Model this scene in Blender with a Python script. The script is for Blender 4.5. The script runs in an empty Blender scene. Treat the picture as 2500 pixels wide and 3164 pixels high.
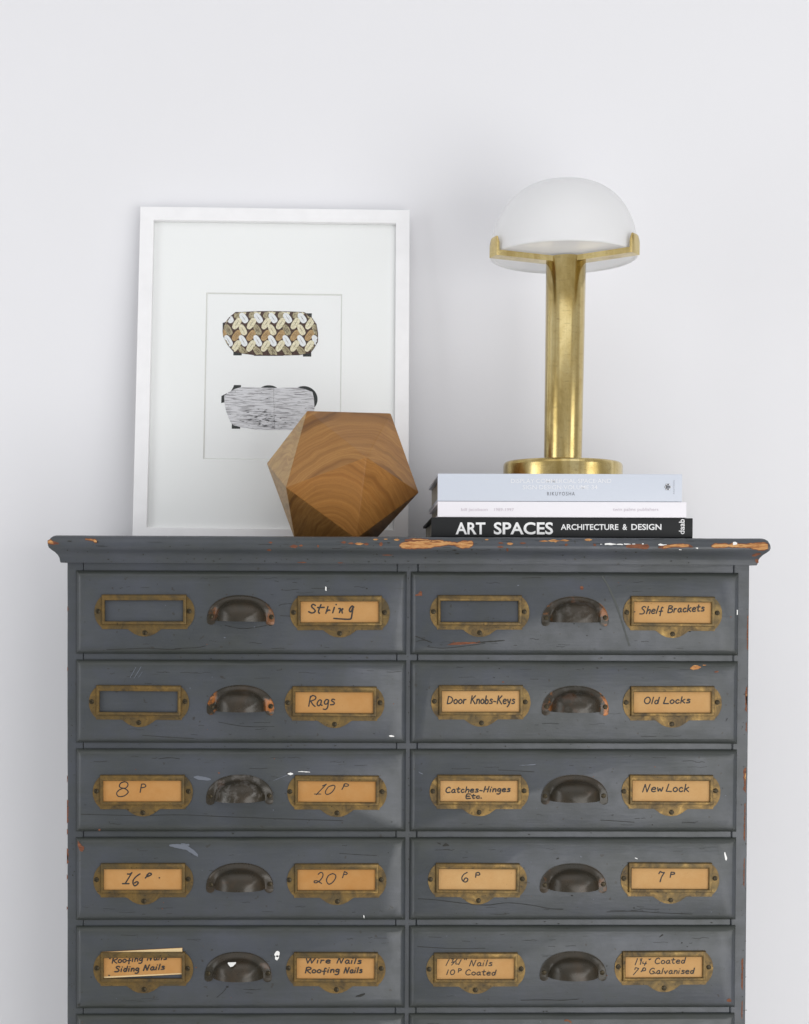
import bpy, bmesh, math, random
from mathutils import Vector, Matrix, noise
from mathutils.geometry import tessellate_polygon
PI = math.pi
random.seed(7)
C = bpy.context.scene.collection
scene = bpy.context.scene

# ------------------------------------------------------------ camera
FPX, W_, H_ = 4400.0, 2500.0, 3164.0
CAM = Vector((-0.10630, -1.80259, -0.01799))
YAW, PITCH, ROLL = 0.018711, -0.0192, 0.003741
PPX, PPY = 1086.2, 1893.9
cf = Vector((math.sin(YAW)*math.cos(PITCH), math.cos(YAW)*math.cos(PITCH), math.sin(PITCH)))
cr = Vector((math.cos(YAW), -math.sin(YAW), 0.0))
cu = cr.cross(cf)
cr, cu = cr*math.cos(ROLL)+cu*math.sin(ROLL), -cr*math.sin(ROLL)+cu*math.cos(ROLL)
cam_data = bpy.data.cameras.new("camera")
cam = bpy.data.objects.new("camera", cam_data); C.objects.link(cam)
M = Matrix((cr, cu, -cf)).transposed().to_4x4(); M.translation = CAM
cam.matrix_world = M
cam_data.sensor_fit = 'HORIZONTAL'; cam_data.sensor_width = 36
cam_data.lens = 36*FPX/W_
cam_data.shift_x = (W_/2-PPX)/W_; cam_data.shift_y = (PPY-H_/2)/W_
cam_data.clip_start = 0.05; cam_data.clip_end = 50
scene.camera = cam

def at(u, v, y):
    "point of the plane Y=y seen at position (u,v) of the photograph"
    d = cf + cr*((u-PPX)/FPX) - cu*((v-PPY)/FPX)
    return CAM + d*((y-CAM.y)/d.y)

# ------------------------------------------------------------ world, lamps, exposure
world = bpy.data.worlds.new("World"); scene.world = world; world.use_nodes = True
wn, wl = world.node_tree.nodes, world.node_tree.links
wn.clear()
wo = wn.new('ShaderNodeOutputWorld'); wb = wn.new('ShaderNodeBackground')
wc = wn.new('ShaderNodeTexCoord'); ws = wn.new('ShaderNodeSeparateXYZ'); wr = wn.new('ShaderNodeValToRGB')
wm = wn.new('ShaderNodeMath'); wm.operation = 'MULTIPLY_ADD'; wm.inputs[1].default_value = .5; wm.inputs[2].default_value = .5
wl.new(wc.outputs['Generated'], ws.inputs[0]); wl.new(ws.outputs['Z'], wm.inputs[0]); wl.new(wm.outputs[0], wr.inputs[0])
e = wr.color_ramp.elements
e[0].position = 0.30; e[0].color = (.50, .50, .50, 1)
e[1].position = 0.75; e[1].color = (1.1, 1.1, 1.13, 1)
e2 = wr.color_ramp.elements.new(.5); e2.color = (.86, .86, .88, 1)
wl.new(wr.outputs[0], wb.inputs[0]); wb.inputs[1].default_value = 0.74
wl.new(wb.outputs[0], wo.inputs[0])

def area(name, loc, target, sx, sy, power, color):
    d = bpy.data.lights.new(name, 'AREA'); d.shape = 'RECTANGLE'; d.size = sx; d.size_y = sy
    d.energy = power; d.color = color
    o = bpy.data.objects.new(name, d); C.objects.link(o)
    o.location = loc
    o.rotation_euler = (Vector(target)-Vector(loc)).to_track_quat('-Z', 'Y').to_euler()
    return o
area('window_light_front', (1.35, -2.6, -0.70), (0.3, .1, -.55), 2.0, 1.75, 52, (1.0, .995, .985))
area('window_light_right', (2.5, -1.9, 0.45), (0.15, .3, .2), 1.1, 1.3, 13, (1.0, .995, .985))
area('window_light_left', (-2.45, -1.3, -0.15), (-.4, .3, -.2), 1.1, 2.5, 27, (.97, .985, 1.0))
area('overhead_fill', (0.0, -1.5, 2.0), (0.0, .3, .0), 3.0, 1.6, 12, (.99, .99, 1.0))  # added fill from above to brighten the wall, no lamp known there

scene.view_settings.view_transform = 'Standard'
scene.view_settings.look = 'None'
scene.view_settings.exposure = -0.40
scene.view_settings.gamma = 1.0

# ------------------------------------------------------------ node helpers
class NT:
    def __init__(s, name):
        s.m = bpy.data.materials.new(name); s.m.use_nodes = True
        s.t = s.m.node_tree; s.t.nodes.clear()
        s.out = s.t.nodes.new('ShaderNodeOutputMaterial')
    def n(s, typ, ins=None, **kw):
        nd = s.t.nodes.new(typ)
        for k, v in kw.items(): setattr(nd, k, v)
        for k, v in (ins or {}).items():
            if isinstance(v, bpy.types.NodeSocket): s.t.links.new(v, nd.inputs[k])
            else: nd.inputs[k].default_value = v
        return nd
    def pos(s, scale=(1, 1, 1), off=(0, 0, 0), kind='world'):
        src = s.n('ShaderNodeNewGeometry').outputs['Position'] if kind == 'world' else s.n('ShaderNodeTexCoord').outputs['Object']
        return s.n('ShaderNodeMapping', {'Vector': src, 'Scale': scale, 'Location': off}).outputs[0]
    def noise(s, vec, scale, detail=4, rough=.55, dist=0.0):
        return s.n('ShaderNodeTexNoise', {'Vector': vec, 'Scale': scale, 'Detail': detail, 'Roughness': rough, 'Distortion': dist}).outputs[0]
    def ramp(s, fac, stops, interp='LINEAR'):
        r = s.n('ShaderNodeValToRGB', {'Fac': fac}); r.color_ramp.interpolation = interp
        el = r.color_ramp.elements
        while len(el) < len(stops): el.new(.5)
        for q, (p, c) in zip(el, stops):
            q.position = p
            q.color = (c, c, c, 1) if isinstance(c, (int, float)) else (*c, 1)
        return r.outputs[0]
    def mix(s, fac, a, b, mode='MIX'):
        nd = s.t.nodes.new('ShaderNodeMix'); nd.data_type = 'RGBA'; nd.blend_type = mode
        for idx, v in ((0, fac), (6, a), (7, b)):
            if isinstance(v, bpy.types.NodeSocket): s.t.links.new(v, nd.inputs[idx])
            elif idx == 0: nd.inputs[0].default_value = v
            else: nd.inputs[idx].default_value = (*v, 1) if len(v) == 3 else v
        return nd.outputs[2]
    def math(s, op, a, b=0.0, c=0.0):
        return s.n('ShaderNodeMath', {0: a, 1: b, 2: c}, operation=op).outputs[0]
    def bump(s, h, strength, dist, normal=None):
        ins = {'Height': h, 'Strength': strength, 'Distance': dist}
        if normal is not None: ins['Normal'] = normal
        return s.n('ShaderNodeBump', ins).outputs[0]
    def bsdf(s, **ins):
        b = s.n('ShaderNodeBsdfPrincipled', {k.replace('_', ' '): (v if isinstance(v, bpy.types.NodeSocket) or not isinstance(v, tuple) or len(v) != 3 or 'Radius' in k else (*v, 1)) for k, v in ins.items()})
        s.t.links.new(b.outputs[0], s.out.inputs[0]); return b

def simple(name, col, rough=.5, metallic=0.0, var=0.06, scale=40, spec=.5):
    s = NT(name); v = s.noise(s.pos(), scale)
    c = s.mix(v, tuple(x*(1-var) for x in col), tuple(min(1, x*(1+var)) for x in col))
    s.bsdf(Base_Color=c, Roughness=rough, Metallic=metallic, Specular_IOR_Level=spec)
    return s.m

def mat_paint(name, k=1.0, drawer=False):
    s = NT(name)
    p = s.pos((1, 1, 1)); ps = s.pos((6, 20, 60))
    big = s.noise(p, 7, 5); grain = s.noise(ps, 3.2, 6, .62); fine = s.noise(p, 420, 3); mid = s.noise(p, 38, 6, .65)
    c = s.mix(s.ramp(big, [(.32, 0.0), (.68, 1.0)]), (.040*k, .046*k, .048*k), (.062*k, .069*k, .085*k))
    c = s.mix(s.math('MULTIPLY', s.ramp(mid, [(.42, 0.0), (.75, 1.0)]), .45), c, (.046*k, .052*k, .045*k))
    c = s.mix(s.math('MULTIPLY', s.ramp(grain, [(.5, 0.0), (.72, 1.0)]), .14), c, (.092*k, .098*k, .112*k))
    # small dirt specks and short horizontal checks in the paint film
    chk = s.noise(s.pos((16, 30, 150)), 2.6, 3, .5)
    c = s.mix(s.math('MULTIPLY', s.ramp(chk, [(.71, 0.0), (.75, 1.0)]), .5), c, (.035, .036, .032))
    spk = s.noise(p, 160, 2, .4)
    c = s.mix(s.math('MULTIPLY', s.ramp(spk, [(.73, 0.0), (.76, 1.0)]), .8), c, (.03, .028, .024))
    if drawer:      # greenish grime rubbed into the moulded edge of each front
        o = s.n('ShaderNodeSeparateXYZ', {0: s.n('ShaderNodeTexCoord').outputs['Object']})
        az = s.math('MULTIPLY', s.math('ABSOLUTE', s.math('SUBTRACT', o.outputs[2], -.0015)), 16.0)
        ax = s.math('MULTIPLY', o.outputs[0], -4.0)
        nz = s.math('MULTIPLY', s.noise(s.pos((2, 6, 7)), 9, 5, .7), .22)
        zz = s.ramp(s.math('ADD', az, nz), [(.76, 0.0), (.93, 1.0)])
        xx = s.ramp(s.math('ADD', ax, nz), [(.90, 0.0), (.985, 1.0)])
        c = s.mix(s.math('MULTIPLY', s.math('MAXIMUM', zz, s.math('MULTIPLY', xx, .6)), .70), c, (.034*k, .038*k, .029*k))
    h = s.math('ADD', s.math('MULTIPLY', grain, .6), s.math('MULTIPLY', chk, -.5))
    nrm = s.bump(h, .22, .0010)
    nrm = s.bump(fine, .12, .0004, nrm)
    nrm = s.bump(s.noise(s.pos((1, 1, 2)), 16, 3), .25, .0022, nrm)
    s.bsdf(Base_Color=c, Roughness=s.ramp(mid, [(.3, .30), (.7, .44)]), Normal=nrm, Specular_IOR_Level=.5)
    return s.m

def mat_brass_plate():
    s = NT('aged_brass_plate')
    p = s.pos()
    a = s.noise(p, 55, 6, .7, .6); b = s.noise(p, 14, 3); d = s.noise(p, 260, 3, .6)
    c = s.ramp(a, [(.30, (.045, .032, .016)), (.46, (.12, .078, .028)), (.60, (.20, .125, .040)), (.80, (.34, .23, .085))])
    c = s.mix(s.math('MULTIPLY', s.ramp(b, [(.45, 0.0), (.7, 1.0)]), .5), c, (.085, .070, .034))
    c = s.mix(s.math('MULTIPLY', s.ramp(d, [(.63, 0.0), (.72, 1.0)]), .8), c, (.03, .022, .012))
    s.bsdf(Base_Color=c, Metallic=s.ramp(a, [(.3, .35), (.7, .8)]), Roughness=s.ramp(a, [(.3, .55), (.75, .34)]),
           Normal=s.bump(s.noise(p, 120, 4), .2, .0006))
    return s.m

def mat_bronze():
    s = NT('dark_bronze')
    oi = s.n('ShaderNodeObjectInfo').outputs['Random']
    p = s.n('ShaderNodeVectorMath', {0: s.pos(), 1: s.n('ShaderNodeCombineXYZ', {0: oi, 1: oi, 2: oi}).outputs[0]}, operation='ADD').outputs[0]
    a = s.noise(p, 26, 5, .6, .4); b = s.noise(p, 70, 5, .65)
    c = s.ramp(a, [(.3, (.024, .022, .015)), (.55, (.036, .028, .018)), (.78, (.055, .036, .020))])
    c = s.mix(s.math('MULTIPLY', s.ramp(b, [(.58, 0.0), (.74, 1.0)]), .35), c, (.055, .042, .020))
    cp = s.noise(p, 33, 3, .5, .3)
    c = s.mix(s.math('MULTIPLY', s.ramp(cp, [(.62, 0.0), (.70, 1.0)]), s.math('MULTIPLY', oi, .5)), c, (.26, .085, .025))
    oc = s.n('ShaderNodeObjectInfo').outputs['Color']; sepc = s.n('ShaderNodeSeparateColor', {0: oc})
    ox = s.n('ShaderNodeSeparateXYZ', {0: s.n('ShaderNodeTexCoord').outputs['Object']})
    ear = s.ramp(s.math('MULTIPLY', s.math('ABSOLUTE', ox.outputs[0]), 20.0), [(.58, 0.0), (.68, 1.0)])
    c = s.mix(s.math('MULTIPLY', s.math('MULTIPLY', ear, s.ramp(s.noise(p, 60, 4, .6), [(.50, 0.0), (.58, 1.0)])), sepc.outputs[0]), c, (.36, .115, .014))
    c = s.mix(s.math('MULTIPLY', s.math('MULTIPLY', s.math('SUBTRACT', 1.0, ear), s.ramp(s.noise(p, 90, 6, .7), [(.5, 0.0), (.6, 1.0)])), sepc.outputs[1]), c, (.22, .21, .20))
    s.bsdf(Base_Color=c, Metallic=.10, Specular_IOR_Level=.42, Roughness=s.ramp(b, [(.3, .24), (.7, .36)]), Normal=s.bump(b, .08, .0005))
    return s.m

def mat_lamp_brass():
    s = NT('lamp_brass')
    p = s.pos(kind='object')
    a = s.noise(s.pos((1, 1, .45), kind='object'), 24, 6, .62, .5); b = s.noise(s.pos((1, 1, 3), kind='object'), 120, 4, .6)
    st = s.noise(s.pos((60, 60, .6), kind='object'), 1.5, 3)
    c = s.ramp(a, [(.30, (.34, .235, .07)), (.44, (.56, .43, .18)), (.60, (.68, .56, .28)), (.78, (.47, .345, .13))])
    c = s.mix(s.math('MULTIPLY', s.ramp(st, [(.46, 0.0), (.60, 1.0)]), .55), c, (.42, .31, .11))
    c = s.mix(s.math('MULTIPLY', s.ramp(b, [(.56, 0.0), (.74, 1.0)]), .45), c, (.25, .17, .06))
    s.bsdf(Base_Color=c, Metallic=1.0, Roughness=s.ramp(a, [(.3, .27), (.7, .13)]), Normal=s.bump(b, .03, .0004))
    return s.m

def mat_kraft():
    s = NT('kraft_card')
    p = s.pos(); a = s.noise(p, 60, 6, .65); b = s.noise(s.pos((1, 1, 3)), 500, 4, .7); d = s.noise(p, 210, 2)
    oi = s.n('ShaderNodeSeparateColor', {0: s.n('ShaderNodeObjectInfo').outputs['Color']}).outputs[0]
    c = s.mix(s.math('MULTIPLY_ADD', oi, .7, s.math('MULTIPLY', s.ramp(a, [(.3, 0.0), (.7, 1.0)]), .3)), (.43, .205, .058), (.54, .335, .145))
    c = s.mix(s.math('MULTIPLY', s.ramp(b, [(.35, 0.0), (.7, 1.0)]), .22), c, (.38, .20, .07))
    c = s.mix(s.math('MULTIPLY', s.ramp(d, [(.72, 0.0), (.76, 1.0)]), .6), c, (.25, .13, .05))
    s.bsdf(Base_Color=c, Roughness=.8, Specular_IOR_Level=.25, Normal=s.bump(b, .12, .0003))
    return s.m

def mat_chip(name, a, b, d):
    s = NT(name)
    v = s.noise(s.pos((18, 40, 170)), 3.2, 5, .6, 1.2)
    c = s.ramp(v, [(.32, a), (.47, b), (.60, d), (.75, b)])
    s.bsdf(Base_Color=c, Roughness=.7, Normal=s.bump(v, .6, .0015))
    return s.m

def mat_wood(name='oiled_wood', pale=0.0, tint=(.60, .44, .19), loc=(-.012, 0, .090)):
    s = NT(name)
    src = s.n('ShaderNodeTexCoord').outputs['Object']
    # growth rings about a slightly tilted axis running front to back, pith low in the block
    mp = s.n('ShaderNodeMapping', {'Vector': src, 'Location': loc, 'Rotation': (math.radians(84), math.radians(4), math.radians(8)), 'Scale': (1, 1.15, 1)}).outputs[0]
    w = s.n('ShaderNodeTexNoise', {'Vector': src, 'Scale': 9.0, 'Detail': 3.0}).outputs['Color']
    off = s.n('ShaderNodeVectorMath', {0: w, 1: (.5, .5, .5)}, operation='SUBTRACT').outputs[0]
    off = s.n('ShaderNodeVectorMath', {0: off, 3: .038}, operation='SCALE').outputs[0]
    v = s.n('ShaderNodeVectorMath', {0: mp, 1: off}, operation='ADD').outputs[0]
    sep = s.n('ShaderNodeSeparateXYZ', {0: v})
    r = s.math('SQRT', s.math('ADD', s.math('POWER', sep.outputs[0], 2.0), s.math('POWER', sep.outputs[1], 2.0)))
    ring = s.noise(s.n('ShaderNodeCombineXYZ', {0: r, 1: s.math('MULTIPLY', sep.outputs[2], .05), 2: 0.0}).outputs[0], 62, 3, .6)
    finer = s.noise(s.n('ShaderNodeCombineXYZ', {0: r, 1: s.math('MULTIPLY', sep.outputs[2], .12), 2: 3.0}).outputs[0], 330, 3, .6)
    c = s.ramp(ring, [(.31, (.075, .030, .009)), (.39, (.23, .105, .026)), (.50, (.37, .185, .050)), (.62, (.27, .120, .028)), (.78, (.44, .245, .078))])
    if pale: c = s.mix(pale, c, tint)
    c = s.mix(s.math('MULTIPLY', s.ramp(finer, [(.4, 0.0), (.65, 1.0)]), .55), c, (.22, .09, .018))
    pore = s.noise(s.n('ShaderNodeMapping', {'Vector': src, 'Scale': (1, 1, 1), 'Rotation': (0, math.radians(-20), 0)}).outputs[0], 420, 4, .7)
    c = s.mix(s.math('MULTIPLY', s.ramp(pore, [(.5, 0.0), (.7, 1.0)]), .30), c, (.20, .09, .03))
    s.bsdf(Base_Color=c, Roughness=.42, Specular_IOR_Level=.45, Normal=s.bump(s.math('ADD', pore, ring), .10, .0007))
    return s.m

def mat_wall():
    s = NT('wall_paint')
    v = s.noise(s.pos(), 90, 4, .6)
    s.bsdf(Base_Color=s.mix(s.noise(s.pos(), 3.5, 4), (.785, .787, .808), (.815, .815, .84)), Roughness=.75, Specular_IOR_Level=.25, Normal=s.bump(v, .12, .0010))
    return s.m

def mat_opal():
    s = NT('opal_glass')
    b = s.bsdf(Base_Color=(.90, .903, .91), Roughness=.25, Specular_IOR_Level=.35)
    t = s.n('ShaderNodeBsdfTranslucent', {'Color': (.97, .975, .98, 1)})
    mx = s.n('ShaderNodeMixShader', {0: .42, 1: b.outputs[0], 2: t.outputs[0]})
    s.t.links.new(mx.outputs[0], s.out.inputs[0])
    return s.m

def mat_pane():
    s = NT('picture_glass')
    tr = s.n('ShaderNodeBsdfTransparent', {'Color': (.985, .99, .985, 1)})
    gl = s.n('ShaderNodeBsdfGlossy', {'Color': (1, 1, 1, 1), 'Roughness': .12})
    lw = s.n('ShaderNodeLayerWeight', {'Blend': .5}).outputs['Facing']
    fr = s.math('MULTIPLY_ADD', s.math('POWER', lw, 5.0), .4, .012)
    mx = s.n('ShaderNodeMixShader', {0: fr, 1: tr.outputs[0], 2: gl.outputs[0]})
    s.t.links.new(mx.outputs[0], s.out.inputs[0])
    return s.m

def mat_pages():
    s = NT('page_edges')
    v = s.noise(s.pos((3, 3, 900)), 1.5, 3)
    s.bsdf(Base_Color=s.mix(v, (.42, .40, .33), (.66, .64, .56)), Roughness=.8)
    return s.m

PAINT = mat_paint('grey_blue_paint'); PAINT_D = mat_paint('grey_blue_paint_front', 1.0, True); PAINT_RAIL = mat_paint('grey_blue_paint_rail', 1.06)
BRASS_PLATE = mat_brass_plate(); BRONZE = mat_bronze(); LBRASS = mat_lamp_brass(); KRAFT = mat_kraft()
CHIP_OR = mat_chip('bare_wood_orange', (.20, .060, .016), (.44, .19, .055), (.60, .34, .13))
CHIP_RED = mat_chip('bare_wood_red', (.08, .025, .012), (.15, .045, .018), (.23, .080, .030))
DIRT = simple('dirt_crack', (.022, .022, .018), .8)
GRIME = simple('green_grime', (.044, .050, .046), .5)
WHITEP = simple('white_paint_splash', (.82, .82, .80), .4)
PALEP = simple('pale_scuff', (.125, .140, .170), .5)
SCREW = simple('tarnished_screw', (.050, .040, .024), .42, .8, .3, 300)
DARK = simple('dark_gap', (.012, .012, .010), .9)
INK = simple('black_ink', (.018, .016, .015), .6, 0, .4, 200)
WALLM = mat_wall()
FRAMEW = simple('white_lacquer', (.88, .88, .89), .38)
MATB = simple('mat_board', (.90, .90, .91), .85, 0, .01, 300, .2)
PAPER = simple('print_paper', (.89, .89, .905), .8, 0, .01, 300, .2)
BEVELM = simple('mat_bevel', (.72, .72, .70), .8)
PBLACK = simple('printed_black', (.012, .016, .016), .6)
WOOD = mat_wood(); WOOD_LIT = mat_wood('wood_lit_side', .42); HEARTWOOD = mat_wood('orange_heartwood', .38, (.44, .17, .030), (.02, 0, .100)); OPAL = mat_opal(); PANE = mat_pane(); PAGES = mat_pages()
FLOORM = simple('floor_boards', (.66, .64, .61), .5)

# ------------------------------------------------------------ mesh builder
class MB:
    def __init__(s): s.v = []; s.f = []; s.m = []; s.mi = 0
    def vert(s, p): s.v.append(tuple(p)); return len(s.v)-1
    def face(s, idx, mi=None): s.f.append(tuple(idx)); s.m.append(s.mi if mi is None else mi)
    def poly(s, pts, mi=None): s.face([s.vert(p) for p in pts], mi)
    def box(s, x0, x1, y0, y1, z0, z1, mi=None):
        b = len(s.v)
        for x in (x0, x1):
            for y in (y0, y1):
                for z in (z0, z1): s.v.append((x, y, z))
        for q in ((0, 1, 3, 2), (4, 6, 7, 5), (0, 4, 5, 1), (2, 3, 7, 6), (0, 2, 6, 4), (1, 5, 7, 3)):
            s.face([b+i for i in q], mi)
    def rings(s, rings, closed=True, mi=None, cap0=False, cap1=False):
        ids = [[s.vert(p) for p in r] for r in rings]
        n = len(ids[0])
        for a, b in zip(ids, ids[1:]):
            for i in range(n if closed else n-1):
                j = (i+1) % n
                s.face((a[i], a[j], b[j], b[i]), mi)
        if cap0: s.face(ids[0][::-1], mi)
        if cap1: s.face(ids[-1], mi)
        return ids
    def lathe(s, prof, n=64, c=(0, 0), mi=None, cap0=True, cap1=True):
        s.rings([[(c[0]+r*math.cos(2*PI*i/n), c[1]+r*math.sin(2*PI*i/n), z) for i in range(n)] for r, z in prof], True, mi, cap0, cap1)
    def build(s, name, mats, parent=None, loc=(0, 0, 0), smooth=None, bevel=None, kind=None, label=None):
        me = bpy.data.meshes.new(name); me.from_pydata(s.v, [], s.f)
        for m in (mats if isinstance(mats, (list, tuple)) else [mats]): me.materials.append(m)
        me.polygons.foreach_set('material_index', s.m)
        bm = bmesh.new(); bm.from_mesh(me)
        bmesh.ops.recalc_face_normals(bm, faces=bm.faces)
        if smooth is not None:
            for f in bm.faces: f.smooth = True
            for ed in bm.edges:
                if len(ed.link_faces) == 2 and ed.calc_face_angle(0) > math.radians(smooth): ed.smooth = False
        bm.to_mesh(me); bm.free(); me.update()
        o = bpy.data.objects.new(name, me); C.objects.link(o)
        o.location = loc
        if parent is not None: o.parent = parent
        if bevel:
            b = o.modifiers.new('bevel', 'BEVEL'); b.width = bevel; b.segments = 2; b.limit_method = 'ANGLE'
        if kind: o['kind'] = kind
        if label: o['label'] = label
        return o

def thing(name, label, cat, loc=(0, 0, 0), rot=(0, 0, 0), group=None):
    o = bpy.data.objects.new(name, None); C.objects.link(o); o.empty_display_size = .05
    o.location = loc; o.rotation_euler = rot; o['label'] = label; o['category'] = cat
    if group: o['group'] = group
    return o

def smooth_line(pts, k=5):
    if len(pts) < 3: return [Vector(p) for p in pts]
    P = [Vector(pts[0])]+[Vector(p) for p in pts]+[Vector(pts[-1])]; out = []
    for i in range(1, len(P)-2):
        for j in range(k):
            t = j/k
            out.append(.5*((2*P[i])+(-P[i-1]+P[i+1])*t+(2*P[i-1]-5*P[i]+4*P[i+1]-P[i+2])*t*t+(-P[i-1]+3*P[i]-3*P[i+1]+P[i+2])*t**3))
    out.append(P[-2]); return out

def ribbon(mb, pts, width, surf, mi, off=0.0, taper=.6, smooth=True, wob=.12, rnd=random):
    "flat stroke; pts in photo pixels, surf(u,v,off) gives the world point"
    L = smooth_line(pts) if smooth else [Vector(p) for p in pts]
    if len(L) == 1: L = [L[0], L[0]+Vector((.6, .3))]
    n = len(L); t0 = (L[1]-L[0]).normalized(); t1 = (L[-1]-L[-2]).normalized()
    L = [L[0]-t0*width*.35]+L+[L[-1]+t1*width*.35]; n = len(L)
    prev = None
    for i, p in enumerate(L):
        t = (L[min(i+1, n-1)]-L[max(i-1, 0)])
        t = t.normalized() if t.length > 1e-9 else Vector((1, 0))
        nn = Vector((-t.y, t.x)); w = width*.5*(1+rnd.uniform(-wob, wob))
        if i in (0, n-1): w *= taper
        a, b = p+nn*w, p-nn*w
        ia, ib = mb.vert(surf(a.x, a.y, off+i*4e-6)), mb.vert(surf(b.x, b.y, off+i*4e-6))
        if prev: mb.face((prev[0], prev[1], ib, ia), mi)
        prev = (ia, ib)

def blob(mb, cols, surf, mi, off, rows=3, jit=.6, rnd=random, grow=0.0):
    "irregular patch: cols = [(u, vtop, vbottom)]"
    C2 = []
    for (a, b) in zip(cols, cols[1:]):
        k = max(1, int(abs(b[0]-a[0])/5))
        for j in range(k):
            t = j/k; C2.append([a[q]+(b[q]-a[q])*t for q in range(3)])
    C2.append(list(cols[-1]))
    prev = None
    for i, (u, v0, v1) in enumerate(C2):
        e_ = 0 if i in (0, len(C2)-1) else 1
        v0 += rnd.uniform(-jit, jit)*e_-grow; v1 += rnd.uniform(-jit, jit)*e_+grow
        if i == 0: u -= grow
        if i == len(C2)-1: u += grow
        cur = [mb.vert(surf(u, v0+(v1-v0)*r/rows, off)) for r in range(rows+1)]
        if prev:
            for r in range(rows): mb.face((prev[r], cur[r], cur[r+1], prev[r+1]), mi)
        prev = cur

# ------------------------------------------------------------ room
wall_y = .355
mb = MB(); mb.box(-4.2, 4.2, wall_y, wall_y+.12, -1.60, 1.9); w = mb.build('wall', WALLM); w['kind'] = 'structure'
mb = MB(); mb.box(-4.2, 4.2, -4.0, wall_y, -1.70, -1.60); f = mb.build('floor', FLOORM); f['kind'] = 'structure'

# ------------------------------------------------------------ cabinet
XL, XR, YF, YB = -.4318, .4347, .003, .345
ZTOP, ZC = .0436, .0096
ROWH, DH, DW = .1127, .1052, .4178
FACE = -.004
cabinet = thing('drawer_cabinet', 'worn grey-blue painted cabinet with two columns of drawers and brass label holders', 'cabinet', (0, .17, -1.60))
CO = Vector(cabinet.location)
def cab(mb, name, mats, **k): return mb.build(name, mats, cabinet, tuple(-CO), **k)

S1, S2, S3, S4 = -.4118, -.0146, .0115, .4151      # stile edges
def plane(y): return lambda u, v, off=0.0: at(u, v, y-off)
def edge_wear(mb, u0, du, vs, mi, y, rnd):
    for (v0, v1, wd) in vs:
        cols = []; k = max(3, int((v1-v0)/6))
        prev = None
        for i in range(k+1):
            v = v0+(v1-v0)*i/k; ww = 0 if i in (0, k) else wd*rnd.uniform(.5, 1.1)
            a = mb.vert(at(u0+du*(v-1750)/1400, v, y-.0002)); b = mb.vert(at(u0+du*(v-1750)/1400+ww, v, y-.0002))
            if prev: mb.face((prev[0], prev[1], b, a), mi)
            prev = (a, b)

def speck(mb, u, v, r, surf, mi, off, rnd=random, sx=1.0):
    n = 7; pts = []
    for i in range(n):
        a = 2*PI*i/n; q = r*rnd.uniform(.6, 1.2)
        pts.append(surf(u+q*sx*math.cos(a), v+q*math.sin(a), off))
    mb.poly(pts, mi)

zb = -1.60+.0
rs = random.Random(3)
mats_c = [PAINT, CHIP_OR, CHIP_RED, DIRT, WHITEP]
zlow = -1.565
for (x0, x1, side) in ((XL, S1, 'L'), (S2, S3, 'C'), (S4, XR, 'R')):
    mb = MB()
    n = 60; prev = None
    # stile with slightly worn, wandering outer arris
    rings = []
    for i in range(n+1):
        z = ZC+(zlow-ZC)*i/n
        wl_ = noise.noise(Vector((z*30, x0*9, 1.3)))*.0004+noise.noise(Vector((z*140, x0*9, 5.3)))*.00025
        a0, a1 = (x0+abs(wl_), x1) if side == 'L' else ((x0, x1-abs(wl_)) if side == 'R' else (x0, x1))
        r_ = .0012
        rings.append([(a0, YF+.02, z), (a0, YF+r_, z), (a0+r_, YF, z), (a1-r_, YF, z), (a1, YF+r_, z), (a1, YF+.02, z)])
    mb.rings(rings, True, 0, True, True)
    sf = plane(YF)
    if side == 'L':
        edge_wear(mb, 208.5, -3, [(1872, 1890, 4), (2060, 2075, 3), (2395, 2420, 3), (2470, 2545, 5), (2560, 2580, 4), (2620, 2670, 6), (2700, 2720, 3), (2800, 2812, 3)], 2, YF, rs)
        edge_wear(mb, 208.5, -3, [(2480, 2500, 3), (2640, 2660, 4)], 1, YF, rs)
    if side == 'R':
        edge_wear(mb, 2315, -21, [(1900, 2010, -4), (2120, 2200, -7), (2230, 2262, -4), (2370, 2450, -8), (2480, 2600, -5), (2650, 2740, -4), (2960, 3060, -6), (3090, 3150, -4)], 2, YF, rs)
        edge_wear(mb, 2315, -21, [(2140, 2180, -4), (2385, 2410, -5)], 1, YF, rs)
    for _ in range(26):
        u = {'L': rs.uniform(214, 232), 'C': rs.uniform(1259, 1266), 'R': rs.uniform(2290, 2306)}[side]
        speck(mb, u, rs.uniform(1750, 3150), rs.uniform(.8, 2.2), sf, 3, .0002, rs)
    cab(mb, 'stile', mats_c, smooth=30)
# side panels, back, bottom, black sheet painting in the shade behind the fronts
for (x0, x1) in ((XL+.0006, XL+.019), (XR-.019, XR-.0006)):
    mb = MB(); mb.box(x0, x1, YF+.0201, YB, -1.565, ZC); cab(mb, 'side_panel', PAINT, bevel=.001)
mb = MB(); mb.box(XL+.02, XR-.02, YB-.012, YB-.002, -1.565, ZC); cab(mb, 'back_panel', PAINT)
mb = MB(); mb.box(XL+.02, XR-.02, YF+.021, YF+.024, -1.565, ZC); cab(mb, 'gap_shade_sheet', DARK)
mb = MB(); mb.box(XL-.008, XR+.008, YF-.008, YB, -1.60, -1.5651); cab(mb, 'plinth', PAINT, bevel=.002)

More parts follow.
